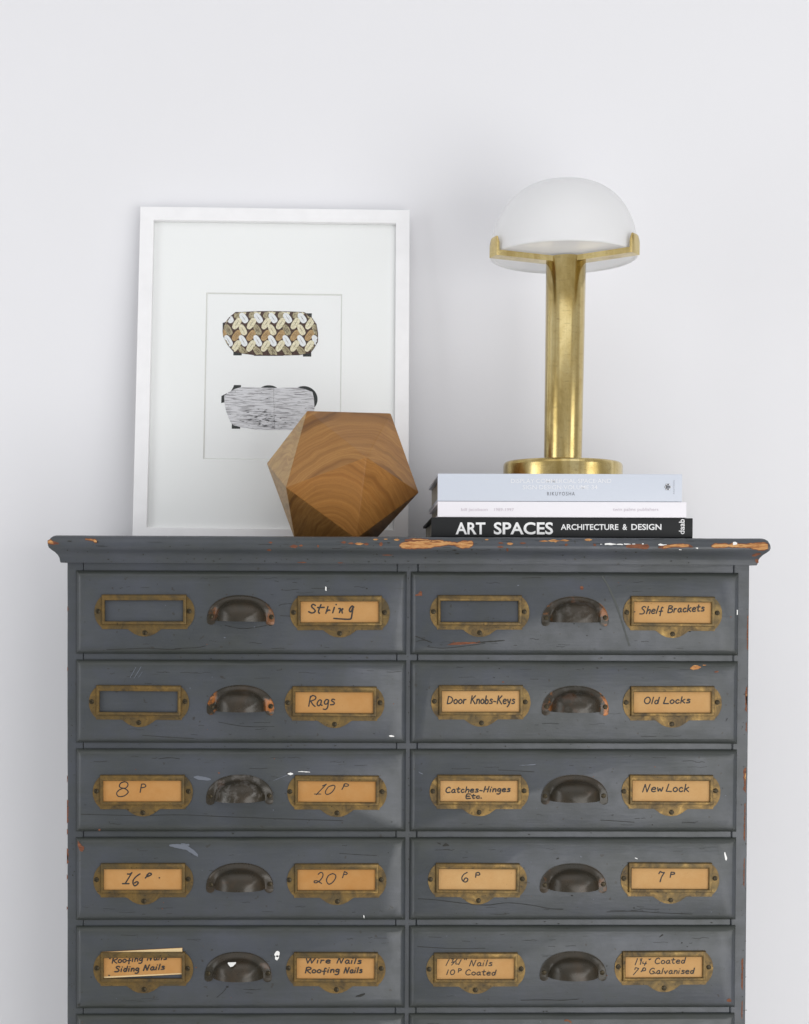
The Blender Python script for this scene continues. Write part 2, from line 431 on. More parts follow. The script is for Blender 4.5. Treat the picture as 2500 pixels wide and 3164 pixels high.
# rails between the drawers
for i in range(6):
    zt = -i*ROWH
    for (x0, x1) in ((S1+.0006, S2-.0006), (S3+.0006, S4-.0006)):
        mb = MB()
        z1 = (ZC+.001) if i == 0 else zt+.0098; z0 = zt-.0035 if i else zt-.004
        mb.box(x0, x1, YF+.0010+rs.uniform(-.0003, .0005), YF+.018, z0, z1)
        if i:
            sf = plane(YF+.0007)
            for _ in range(7):
                u0 = (260 if x0 < 0 else 1300)+rs.uniform(0, 900); vc = 1765-9+274.5*i*0.9985
                if rs.random() < .5: speck(mb, u0, vc+rs.uniform(-5, 5), rs.uniform(.8, 2), sf, 3, .0003, rs, 2)
        cab(mb, 'rail', [PAINT_RAIL, CHIP_OR, CHIP_RED, DIRT], bevel=.0008)

# cornice: profile swept round three sides with mitred corners
PROF = [(0.0, ZC), (.0090, ZC), (.0098, .0112), (.0106, .0154), (.0128, .0190), (.0168, .0226), (.0214, .0254), (.0250, .0282),
        (.0262, .0311), (.0258, .0340), (.0246, .0370), (.0222, .0404), (.0186, .0426), (.0150, .0436)]
PROF = [(a*.78, b) for a, b in PROF]
def prof_out(z):
    for (a, za), (b, zb_) in zip(PROF[1:], PROF[2:]):
        if za <= z <= zb_: return a+(b-a)*(z-za)/(zb_-za)
    return PROF[1][0] if z < ZC else PROF[-1][0]
def corn(u, v, off=0.0):
    y = YF-.02
    for _ in range(6):
        p = at(u, v, y-off); y = YF-prof_out(p.z)
    return at(u, v, y-off)
mb = MB(); rings = []
NX = 90
for (o_, z) in PROF:
    r = [(XL-o_, YB, z), (XL-o_, YB-.1, z), (XL-o_, YF+.02, z)]
    for i in range(NX+1):
        x = XL-o_+(XR-XL+2*o_)*i/NX
        dz = (noise.noise(Vector((x*14, z*30, 2.2)))*.0006+noise.noise(Vector((x*70, z*60, 7)))*.00025)*(1 if z > .02 else .2)
        r.append((x, YF-o_+abs(dz)*.8, z+(dz*.5 if z > .036 else 0)))
    r += [(XR+o_, YF+.02, z), (XR+o_, YB-.1, z), (XR+o_, YB, z)]
    rings.append(r)
ids = mb.rings(rings, True, 0, True, False)
mb.face(ids[-1], 0)
rc = random.Random(11)
def chip(cols, core=1, rim=2, inset=1.3, jit=1.0, surf=corn, off=.0002):
    st = rc.getstate(); blob(mb, cols, surf, rim, off, 4, jit, rc, inset*.8); rc.setstate(st)
    if core is not None:
        mid = [c for c in cols if c[2]-c[1] > 2.4*inset]
        if len(mid) > 1: blob(mb, [(u, a+inset, b-inset) for u, a, b in mid], surf, core, off+.0002, 4, jit, rc)
chip([(1235, 1683, 1688), (1242, 1676, 1694), (1262, 1673, 1696), (1290, 1671, 1696), (1325, 1671, 1694), (1345, 1673, 1690), (1365, 1671, 1688), (1385, 1673, 1684), (1402, 1675, 1685), (1412, 1676, 1690), (1430, 1671, 1695), (1450, 1671, 1692), (1459, 1672, 1688), (1462, 1676, 1683)])
chip([(1252, 1668, 1671), (1275, 1664, 1670), (1300, 1664, 1670), (1332, 1668, 1673)])
chip([(1334, 1669, 1674), (1352, 1668, 1673), (1370, 1670, 1674)], jit=.7)
chip([(1935, 1688, 1690), (1945, 1683, 1692), (1975, 1682, 1694), (2000, 1683, 1696), (2005, 1687, 1690)], core=2)
chip([(2036, 1690, 1693), (2050, 1687, 1695), (2068, 1684, 1692), (2085, 1681, 1690), (2110, 1680, 1691), (2128, 1682, 1690), (2140, 1690, 1691)])
chip([(2199, 1686, 1690), (2208, 1679, 1693), (2240, 1679, 1692), (2252, 1682, 1690), (2264, 1677, 1692), (2300, 1681, 1692), (2320, 1678, 1694), (2345, 1677, 1701), (2364, 1675, 1700), (2373, 1681, 1696)])
chip([(2325, 1716, 1718), (2335, 1711, 1718), (2350, 1710, 1712)], jit=.5)
chip([(2335, 1728, 1734), (2339, 1727, 1740), (2343, 1730, 1738)], core=None)
chip([(148, 1671, 1679), (156, 1666, 1681), (165, 1674, 1682), (180, 1678, 1681)])
chip([(264, 1664, 1668), (280, 1665, 1671), (288, 1666, 1672), (293, 1665, 1677), (299, 1670, 1677)])
for (u, v, a, b, mi) in ((831, 1700, 7, 3, 2), (836, 1676, 6, 3, 2), (908, 1688, 13, 5, 2), (930, 1686, 6, 4, 2), (983, 1687, 3, 4, 2), (1062, 1676, 8, 4, 2), (1085, 1679, 9, 4, 2), (1110, 1680, 14, 4, 1),
        (1132, 1681, 8, 4, 2), (1177, 1681, 6, 6, 2), (1161, 1667, 8, 3, 1), (1192, 1666, 6, 2, 1), (1226, 1668, 9, 3, 1), (1548, 1678, 8, 3, 2), (1546, 1690, 10, 3, 2), (1568, 1699, 4, 6, 2), (1576, 1680, 10, 4, 1), (1616, 1678, 10, 3, 2),
        (1680, 1672, 14, 2.5, 1), (1712, 1671, 18, 4, 1), (1745, 1670, 14, 3, 1), (1750, 1683, 5, 5, 2), (1818, 1668, 12, 4, 1), (1838, 1684, 5, 4, 2), (1504, 1667, 6, 2, 1), (1197, 1715, 16, 1.5, 2), (933, 1738, 14, 2, 2), (1052, 1739, 8, 1.5, 2),
        (1404, 1700, 7, 2, 3), (1413, 1711, 7, 2, 3), (1201, 1677, 5, 2, 3), (300, 1674, 5, 2, 3), (215, 1672, 7, 2, 3)):
    blob(mb, [(u-a, v-.4, v+.4), (u-a*.5, v-b*.8, v+b*.7), (u+a*.3, v-b, v+b), (u+a, v-.5, v+.5)], corn, mi, .0003, 3, b*.3, rc)
for cols in ([(1855, 1680.5, 1682.5), (1861, 1681, 1682)], [(1869, 1679, 1684), (1885, 1678, 1684), (1903, 1680.5, 1683)], [(1905, 1681, 1683), (1918, 1679.5, 1684), (1925, 1681, 1684)],
             [(1928, 1679, 1682), (1940, 1679.5, 1683), (1949, 1681, 1682)], [(1954, 1680, 1682), (1963, 1680, 1682)], [(1984, 1679, 1682), (1989, 1679, 1682)],
             [(2034, 1682, 1684), (2041, 1679, 1686), (2050, 1682, 1685), (2060, 1682, 1684)], [(2150, 1692, 1694), (2157, 1692, 1696)], [(2098, 1697, 1699), (2106, 1698, 1700)], [(2265, 1675, 1684), (2272, 1674, 1683), (2278, 1677, 1682)]):
    blob(mb, cols, corn, 4, .0007, 2, .6, rc)
for _ in range(70):
    u = rc.uniform(200, 2320); v = rc.choice([rc.uniform(1722, 1739), rc.uniform(1700, 1739), rc.uniform(1670, 1735)])
    speck(mb, u, v, rc.uniform(.8, 2.3), corn, 3, .0003, rc, rc.uniform(1, 1.8))
for _ in range(30):
    u = rc.uniform(230, 2280); v = rc.uniform(1664, 1700); L = rc.uniform(10, 45)
    ribbon(mb, [(u, v), (u+L*.5, v+rc.uniform(-1, 1)), (u+L, v+rc.uniform(-1, 1))], rc.uniform(.6, 1.1), corn, 3, .0002, .1, rnd=rc)
cab(mb, 'cornice', mats_c, smooth=50)

# ---------------------------------------------------------------- drawers
# hardware positions in the photograph (centre u, top v): holder, pull, holder
HW = {(0, 0): ((446.7, 1836.8), (745.3, 1838.9), (1050.5, 1840.3)), (0, 1): ((1482.4, 1838.9), (1777.5, 1842.4), (2078.8, 1842.4)),
      (1, 0): ((430.2, 2117.2), (744.1, 2116.6), (1034.3, 2120.4)), (1, 1): ((1486, 2116.6), (1778, 2118.5), (2077.8, 2119.8)),
      (2, 0): ((441.5, 2393.5), (740.3, 2393.5), (1042.3, 2395.4)), (2, 1): ((1481.2, 2393.5), (1775.7, 2393.5), (2074, 2393.5)),
      (3, 0): ((443.4, 2666.3), (741.5, 2666.3), (1040.7, 2667.5)), (3, 1): ((1476.3, 2666.3), (1771.9, 2667), (2070.8, 2664.3)),
      (4, 0): ((443.1, 2940), (736.7, 2941.2), (1038.5, 2941.2)), (4, 1): ((1470.3, 2942.5), (1771.6, 2938.7), (2051.5, 2937.4)),
      (5, 0): ((442, 3215), (736, 3215), (1037, 3215)), (5, 1): ((1470, 3215), (1769, 3213), (2052, 3212))}
PX = .4094e-3        # metres per photo pixel on the drawer faces

def outline_holder():
    pts = []
    # clockwise from top left of the raised part; right ear; lobe; left ear
    def arc(cx, cz, rx, rz, a0, a1, n): return [(cx+rx*math.cos(math.radians(a0+(a1-a0)*i/n)), cz+rz*math.sin(math.radians(a0+(a1-a0)*i/n))) for i in range(n+1)]
    pts += [(-128, 0), (128, 0)]
    pts += arc(106, -54, 48, 56, 62, -56, 14)
    pts += [(131, -106.5)]
    pts += [(54, -106.5)]
    pts += [(50, -108), (42, -114), (32, -121), (18, -127), (6, -129), (-6, -129), (-18, -127), (-32, -121), (-42, -114), (-50, -108), (-54, -106.5)]
    pts += [(-131, -106.5)]
    pts += arc(-106, -54, 48, 56, 236, 118, 14)
    return [(x*PX, z*PX) for x, z in pts]
def holder_mesh():
    mb = MB()
    O = outline_holder(); I = [(x*PX, z*PX) for x, z in ((-121, -18.3), (119, -18.3), (119, -83), (-121, -83))]
    yf, yb = -.0009, .0
    tris = tessellate_polygon([[Vector((x, z, 0)) for x, z in O], [Vector((x, z, 0)) for x, z in I]])
    allp = O+I
    ids = [mb.vert((x, yf, z)) for x, z in allp]
    for t in tris: mb.face([ids[i] for i in t])
    n = len(O)
    back = [mb.vert((x*1.0, yb, z)) for x, z in allp]
    for i in range(n): mb.face((ids[i], ids[(i+1) % n], back[(i+1) % n], back[i]))
    for i in range(4): mb.face((ids[n+i], ids[n+(i+1) % 4], back[n+(i+1) % 4], back[n+i]))
    # raised rectangular frame
    oL, oR, oT, oB = -131*PX, 130*PX, -.5*PX, -93*PX
    iL, iR, iT, iB = -121*PX, 119*PX, -20*PX, -82.5*PX
    iT = -18.3*PX
    rings = []
    for s_, y in ((0, -.00085), (.02, -.0032), (.14, -.0042), (.45, -.0046), (.75, -.0044), (.96, -.0036), (1, -.0030), (1, -.0016)):
        l = oL+(iL-oL)*s_; r = oR+(iR-oR)*s_; t = oT+(iT-oT)*s_; b = oB+(iB-oB)*s_
        rings.append([(l, y, t), (r, y, t), (r, y, b), (l, y, b)])
    mb.rings(rings, True)
    return mb
def screw_mesh(r=.0031):
    mb = MB(); n = 9
    sl = r*.17
    mb.lathe([(r*1.02, 0), (r*1.02, .0004)], 20)
    b = len(mb.v)
    for sgn in (1, -1):
        R = []
        for (rr, y) in ((1.0, .0004), (.93, .00095), (.6, .0014)):
            ring = []
            a0 = math.asin(sl/(r*rr))
            for i in range(n+1):
                a = a0+(PI-2*a0)*i/n
                ring.append((r*rr*math.cos(a), sgn*r*rr*math.sin(a), y))
            R.append(ring)
        mb.rings(R, True, 0, False, True)
    # local z is the screw axis -> turn to face -Y
    mb.v = [(x, -z, y) for x, y, z in mb.v]
    return mb
def pull_mesh():
    mb = MB(); n = 40
    # back flange: arch band with rounded ears
    ow, oh, zb0 = 104, 78, -79      # z measured down from the top of the arch (top = 0)
    outer = []
    def P(x, z): return (x*PX, z*PX)
    for i in range(n+1):
        a = PI*i/n
        ca, sa = math.cos(a), math.sin(a)
        x = -ow*math.copysign(abs(ca)**.92, ca); z = zb0+(-zb0)*abs(sa)**.88
        outer.append(P(x, z))
    ear = []
    for i in range(1, 8):
        a = -PI*i/8
        ear.append(P(91.5+12.5*math.cos(a), zb0-3+11*math.sin(a)))
    ear2 = [(-x, z) for x, z in ear][::-1]
    inner = [P(74, zb0), P(-74, zb0)]
    poly = outer+ear+[P(79, zb0+2)]+[P(-79, zb0+2)]+ear2
    N = len(poly)
    cx, cz = 0, zb0*.55*PX
    def off(pt, k): return (pt[0]+(cx-pt[0])*k*.02, pt[1]+(cz-pt[1])*k*.02)
    r0 = [(x, 0, z) for x, z in poly]
    r1 = [(x, -.0009, z) for x, z in poly]
    r2 = [(off((x, z), 1.1)[0], -.0013 if z < (zb0+14)*PX else -.0009, off((x, z), 1.1)[1]) for x, z in poly]
    ids = mb.rings([r0, r1, r2], True)
    tr = tessellate_polygon([[Vector((p[0], p[2], 0)) for p in r2]])
    for t in tr: mb.face([ids[2][i] for i in t])
    # cup: superelliptic half shell open downwards, rising out of a dished flange
    aw, ah, dep = 76, 61, .0160
    rings = []; K = 20; m = 44
    FL = [(0, 0, 0), (0, -.0008, -.0008), (.08, -.0015, -.0016), (.35, -.0018, -.0026), (.65, -.0018, -.0036), (.88, -.0019, -.0050), (1.0, -.0021, -.0058)]
    for k in range(K+1):
        ring = []
        if k < len(FL): s_, yflat, yinc = FL[k]
        else:
            ph = (k-len(FL)+1)/(K-len(FL)+1)*PI/2
            sc = max(1e-4, math.cos(ph)**.85); yc = -.0058-dep*math.sin(ph)**1.15
        for i in range(m+1):
            a = PI*i/m; ca, sa = math.cos(a), math.sin(a)
            ix, iz = -aw*math.copysign(abs(ca)**.80, ca), ah*abs(sa)**.80
            if k < len(FL):
                ox, oz = -ow*math.copysign(abs(ca)**.92, ca), -zb0*abs(sa)**.88
                w_ = min(1, max(0, (sa-.15)/.5)); w_ = w_*w_*(3-2*w_)
                x = ox+(ix*1.04-ox)*s_; z = zb0+oz+(iz*1.04-oz)*s_; y = yflat+(yinc-yflat)*w_
            else:
                w_ = min(1, max(0, (sa-.15)/.5)); w_ = w_*w_*(3-2*w_)
                x, z, y = ix*sc, zb0+iz*sc, yc+(.0034*(1-w_))*math.cos(ph)**2
            ring.append((x*PX, y, z*PX-.0004))
        rings.append(ring)
    mb.rings(rings, False)
    # inner skin + lip
    inn = [[(x*.965, min(-.0002, y+.0012) if k > 0 else y, (z+.0004-zb0*PX)*.965+zb0*PX-.0004) for (x, y, z) in r] for k, r in enumerate(rings)]
    mb.rings(inn, False)
    for e_ in (0, -1):
        for k in range(K):
            mb.poly([rings[k][e_], rings[k+1][e_], inn[k+1][e_], inn[k][e_]])
    return mb
HOLDER = PULL = SCR = None

# handwriting alphabet: strokes in a cap-height box
GL = {
 'S': (.62, [[(.6, .85), (.45, 1), (.25, .95), (.18, .75), (.4, .52), (.52, .25), (.35, .02), (0, .03)]]),
 'h': (.4, [[(.1, 1), (0, 0)], [(.03, .3), (.25, .55), (.38, .45), (.33, 0)]]),
 'e': (.4, [[(.03, .3), (.35, .35), (.35, .5), (.2, .58), (.03, .4), (.03, .12), (.18, 0), (.38, .08)]]),
 'l': (.15, [[(.15, 1), (0, 0)]]),
 'f': (.42, [[(.4, .7), (.3, .82), (.22, .6), (.18, -.35)], [(0, .25), (.4, .28)]]),
 'B': (.55, [[(.1, 1), (0, 0)], [(.1, 1), (.42, .95), (.48, .75), (.1, .55)], [(.1, .55), (.5, .45), (.5, .15), (.3, 0), (0, 0)]]),
 'r': (.32, [[(.05, .58), (0, 0)], [(.02, .3), (.15, .52), (.3, .52)]]),
 'a': (.45, [[(.36, .5), (.2, .58), (.03, .35), (.03, .1), (.18, 0), (.32, .2), (.36, .5)], [(.36, .5), (.33, .1), (.45, .03)]]),
 'c': (.36, [[(.33, .45), (.2, .58), (.02, .35), (.05, .08), (.2, 0), (.36, .1)]]),
 'k': (.42, [[(.1, 1), (0, 0)], [(.4, .6), (.05, .3)], [(.12, .35), (.4, 0)]]),
 't': (.33, [[(.17, .95), (.1, .3), (.15, .03), (.3, .05)], [(-.05, .62), (.35, .65)]]),
 's': (.36, [[(.35, .5), (.18, .58), (.08, .42), (.3, .25), (.28, .05), (.0, .03)]]),
 'R': (.55, [[(.1, 1), (0, 0)], [(.08, .85), (.28, 1.05), (.55, .9), (.5, .65), (.1, .5)], [(.15, .5), (.35, .15), (.55, -.05)]]),
 'g': (.4, [[(.36, .5), (.18, .58), (.02, .35), (.1, .12), (.3, .2), (.37, .52)], [(.37, .52), (.32, -.2), (.15, -.4), (-.05, -.35)]]),
 'D': (.6, [[(.1, 1), (0, 0)], [(.1, 1), (.45, .85), (.6, .5), (.4, .1), (0, 0)]]),
 'o': (.4, [[(.2, .58), (.03, .4), (.03, .12), (.2, 0), (.37, .15), (.37, .42), (.2, .58)]]),
 'K': (.58, [[(.12, 1), (0, 0)], [(.55, 1), (.08, .45)], [(.2, .5), (.55, -.05)]]),
 'n': (.38, [[(.05, .58), (0, 0)], [(.03, .3), (.2, .56), (.34, .45), (.33, 0)]]),
 'b': (.4, [[(.1, 1), (0, .02)], [(.02, .35), (.25, .5), (.38, .25), (.25, 0), (0, .02)]]),
 '-': (.32, [[(0, .3), (.3, .24)]]),
 'y': (.4, [[(.02, .55), (.1, .2), (.25, .2)], [(.38, .58), (.2, -.1), (0, -.4)]]),
 'O': (.62, [[(.3, 1), (.05, .7), (.03, .25), (.25, 0), (.5, .15), (.6, .55), (.5, .9), (.3, 1)]]),
 'd': (.45, [[(.35, .45), (.18, .55), (.02, .3), (.08, .03), (.25, .05), (.35, .4)], [(.45, 1), (.33, .03)]]),
 'L': (.5, [[(.2, 1), (0, .03)], [(0, .03), (.5, 0)]]),
 'C': (.52, [[(.5, .8), (.35, 1), (.1, .75), (.02, .3), (.2, 0), (.5, .1)]]),
 'H': (.58, [[(.15, 1), (0, 0)], [(.58, 1), (.43, 0)], [(.05, .5), (.5, .52)]]),
 'i': (.15, [[(.05, .55), (0, 0)], [(.12, .88), (.14, .83)]]),
 'E': (.45, [[(.45, 1), (.05, 1), (0, 0), (.45, 0)], [(.02, .5), (.35, .5)]]),
 '.': (.08, [[(0, .05), (.06, .03)]]),
 'N': (.65, [[(0, 0), (.2, 1)], [(.2, 1), (.4, 0)], [(.4, 0), (.65, 1)]]),
 'w': (.5, [[(0, .55), (.08, .05), (.22, .4), (.35, .03), (.48, .55)]]),
 'W': (.85, [[(0, 1), (.15, 0)], [(.15, 0), (.4, .9)], [(.4, .9), (.5, 0)], [(.5, 0), (.85, 1)]]),
 'G': (.68, [[(.55, .85), (.35, 1), (.08, .7), (.02, .3), (.2, 0), (.5, .1), (.5, .42), (.32, .45)], [(.5, .2), (.72, .1)]]),
 'v': (.38, [[(0, .5), (.12, 0)], [(.12, 0), (.35, .55)]]),
}
SHARP = set('lLNHKkEvW')
def word(text, x0, x1, b0, b1, cap, slant=.12):
    gap = .15; wid = sum(GL[c][0] for c in text)+gap*(len(text)-1)
    sx = (x1-x0)/wid; out = []; x = 0
    for c in text:
        adv, strokes = GL[c]
        for st in strokes:
            L = []
            for (px, py) in st:
                t = (x+px)/wid
                L.append((x0+(x+px)*sx+slant*py*cap*.5, b0+(b1-b0)*t-py*cap))
            out.append((L, c not in SHARP or len(st) > 3))
        x += adv+gap
    return out
def tr(*strokes): return [(list(s), True) for s in strokes]
def cir(cx, cy, rx, ry, sl=0): return [(cx+rx*math.cos(a*PI/5)-sl*ry*math.sin(a*PI/5), cy+ry*math.sin(a*PI/5)) for a in range(11)]
# (crop origin in the photograph, stroke lists in crop pixels, words on the card)
CARDS = {
 (0, 0, 1): ((920, 1845), 'String', tr([(360, 172), (325, 148), (290, 160), (285, 200), (330, 240), (355, 280), (330, 312), (280, 322), (220, 295)],
      [(475, 150), (440, 230), (420, 300), (445, 330)], [(400, 212), (540, 208)], [(615, 190), (570, 330)], [(590, 290), (630, 262), (655, 270)],
      [(745, 205), (710, 320)], [(778, 146), (784, 156)], [(830, 235), (868, 235), (845, 318)], [(855, 285), (920, 232), (898, 270), (905, 325)],
      [(1140, 205), (1105, 180), (1060, 230), (1050, 280), (1085, 292), (1130, 190)], [(1130, 190), (1105, 330), (1085, 430), (1040, 450), (900, 445), (730, 432)])),
 (0, 1, 1): ((1950, 1845), 'Shelf Brackets', word('Shelf', 175, 640, 345, 325, 150, .3)+word('Brackets', 748, 1485, 315, 283, 138)+tr([(70, 297), (80, 299)])),
 (1, 0, 1): ((905, 2125), 'Rags', word('Rags', 322, 848, 378, 348, 205)),
 (1, 1, 0): ((1355, 2122), 'Door Knobs-Keys', word('Door', 178, 560, 345, 340, 150)+word('Knobs-Keys', 655, 1545, 342, 345, 160)),
 (1, 1, 1): ((1948, 2125), 'Old Locks', word('Old', 282, 580, 325, 328, 135)+word('Locks', 672, 1212, 325, 308, 130)),
 (2, 0, 0): ((312, 2400), '8 P', tr([(480, 102), (530, 120), (548, 170), (510, 225), (450, 235), (390, 215), (375, 180), (405, 128), (480, 102)],
      [(450, 235), (370, 270), (320, 330), (340, 390), (400, 405), (480, 385), (545, 330), (545, 290), (500, 250), (450, 235)], [(825, 150), (795, 320)], [(825, 152), (880, 150), (910, 185), (885, 213), (820, 225)])),
 (2, 0, 1): ((912, 2400), '10 P', tr([(555, 188), (635, 150)], [(635, 150), (430, 365)], [(390, 352), (525, 352)], [(750, 182), (680, 205), (620, 290), (620, 340), (660, 360), (740, 320), (800, 240), (805, 190), (770, 173), (700, 195)],
      [(1005, 160), (950, 260)], [(985, 175), (1010, 145), (1065, 150), (1085, 175), (1050, 195), (985, 190)])),
 (2, 1, 0): ((1350, 2400), 'Catches-Hinges Etc.', word('Catches-Hinges', 180, 1488, 325, 303, 112)+word('Etc.', 598, 910, 440, 438, 85)),
 (2, 1, 1): ((1945, 2400), 'New Lock', word('New', 268, 680, 312, 300, 155)+word('Lock', 748, 1205, 300, 305, 150)),
 (3, 0, 0): ((312, 2673), '16 P', tr([(535, 182), (590, 182), (630, 152)], [(630, 152), (490, 380)], [(435, 378), (570, 378)], [(795, 178), (720, 230), (660, 300), (650, 370), (680, 420), (730, 400), (755, 360), (730, 338), (680, 365)],
      [(960, 190), (900, 265)], [(930, 210), (980, 165), (1025, 180), (1000, 210), (940, 235)], [(1180, 258), (1190, 260)])),
 (3, 0, 1): ((910, 2673), '20 P', tr([(480, 190), (530, 150), (575, 170), (570, 240), (510, 320), (440, 360), (400, 350), (410, 322), (470, 325), (550, 375)],
      [(770, 175), (690, 215), (650, 300), (670, 365), (710, 388), (780, 345), (835, 260), (830, 200), (770, 172)], [(1015, 130), (975, 260)], [(1015, 132), (1070, 165), (1050, 190), (1000, 190)])),
 (3, 1, 0): ((1345, 2673), '6 P', tr([(650, 150), (580, 190), (540, 260), (560, 320), (610, 345), (655, 320), (655, 275), (610, 265), (580, 310)], [(828, 165), (820, 250)], [(828, 162), (880, 150), (905, 185), (880, 205), (830, 200)])),
 (3, 1, 1): ((1940, 2671), '7 P', tr([(630, 190), (660, 142)], [(660, 142), (700, 165), (745, 165)], [(745, 165), (690, 250), (655, 355)], [(880, 160), (860, 265)], [(880, 157), (940, 165), (945, 195), (880, 205)])),
 (4, 0, 0): ((312, 2927), 'Roofing Nails Siding Nails', word('Roofing', 228, 845, 325, 278, 112)+word('Nails', 940, 1335, 268, 250, 110)+word('Siding', 275, 770, 500, 485, 110)+word('Nails', 862, 1288, 475, 448, 112)+tr([(175, 232), (190, 232)], [(155, 570), (175, 573)])),
 (4, 0, 1): ((910, 2947), 'Wire Nails Roofing Nails', word('Wire', 232, 728, 192, 192, 112)+word('Nails', 862, 1355, 192, 203, 115)+word('Roofing', 222, 910, 392, 380, 112)+word('Nails', 1005, 1372, 395, 385, 112)),
 (4, 1, 0): ((1340, 2948), '1 3/4 in Nails 10 P Coated', tr([(320, 97), (250, 235)], [(365, 102), (402, 105), (385, 138), (402, 162), (360, 170)], [(480, 102), (365, 225)], [(460, 158), (450, 200), (515, 203)], [(560, 112), (508, 215)],
      [(632, 95), (625, 115)], [(672, 95), (660, 120)], [(300, 320), (265, 420)], cir(385, 370, 42, 48, .2), [(508, 295), (500, 375)], [(508, 297), (550, 302), (562, 325), (510, 345)])+word('Nails', 728, 1188, 245, 240, 120)+word('Coated', 648, 1265, 425, 432, 110)),
 (4, 1, 1): ((1920, 2943), '1 1/4 in Coated 7 P Galvanised', tr([(330, 125), (280, 255)], [(388, 128), (392, 175)], [(420, 120), (385, 245)], [(442, 190), (438, 225), (512, 228)], [(505, 190), (470, 265)], [(562, 130), (570, 150), (600, 130)],
      [(275, 350), (290, 312), (355, 328)], [(355, 328), (245, 455)], [(450, 330), (400, 395)], [(430, 345), (450, 315), (488, 322), (488, 365), (430, 375)])+word('Coated', 682, 1300, 230, 220, 115)+word('Galvanised', 572, 1480, 435, 430, 115)),
}
INKW = {(4, 1, 0): 16, (4, 1, 1): 17, (0, 0, 1): 26, (1, 0, 1): 23, (2, 0, 0): 19, (2, 0, 1): 17, (3, 0, 0): 25, (3, 0, 1): 19, (3, 1, 0): 21}
KS = 260/1708.0
ORD = ['top', 'second', 'third', 'fourth', 'fifth', 'bottom cut-off']

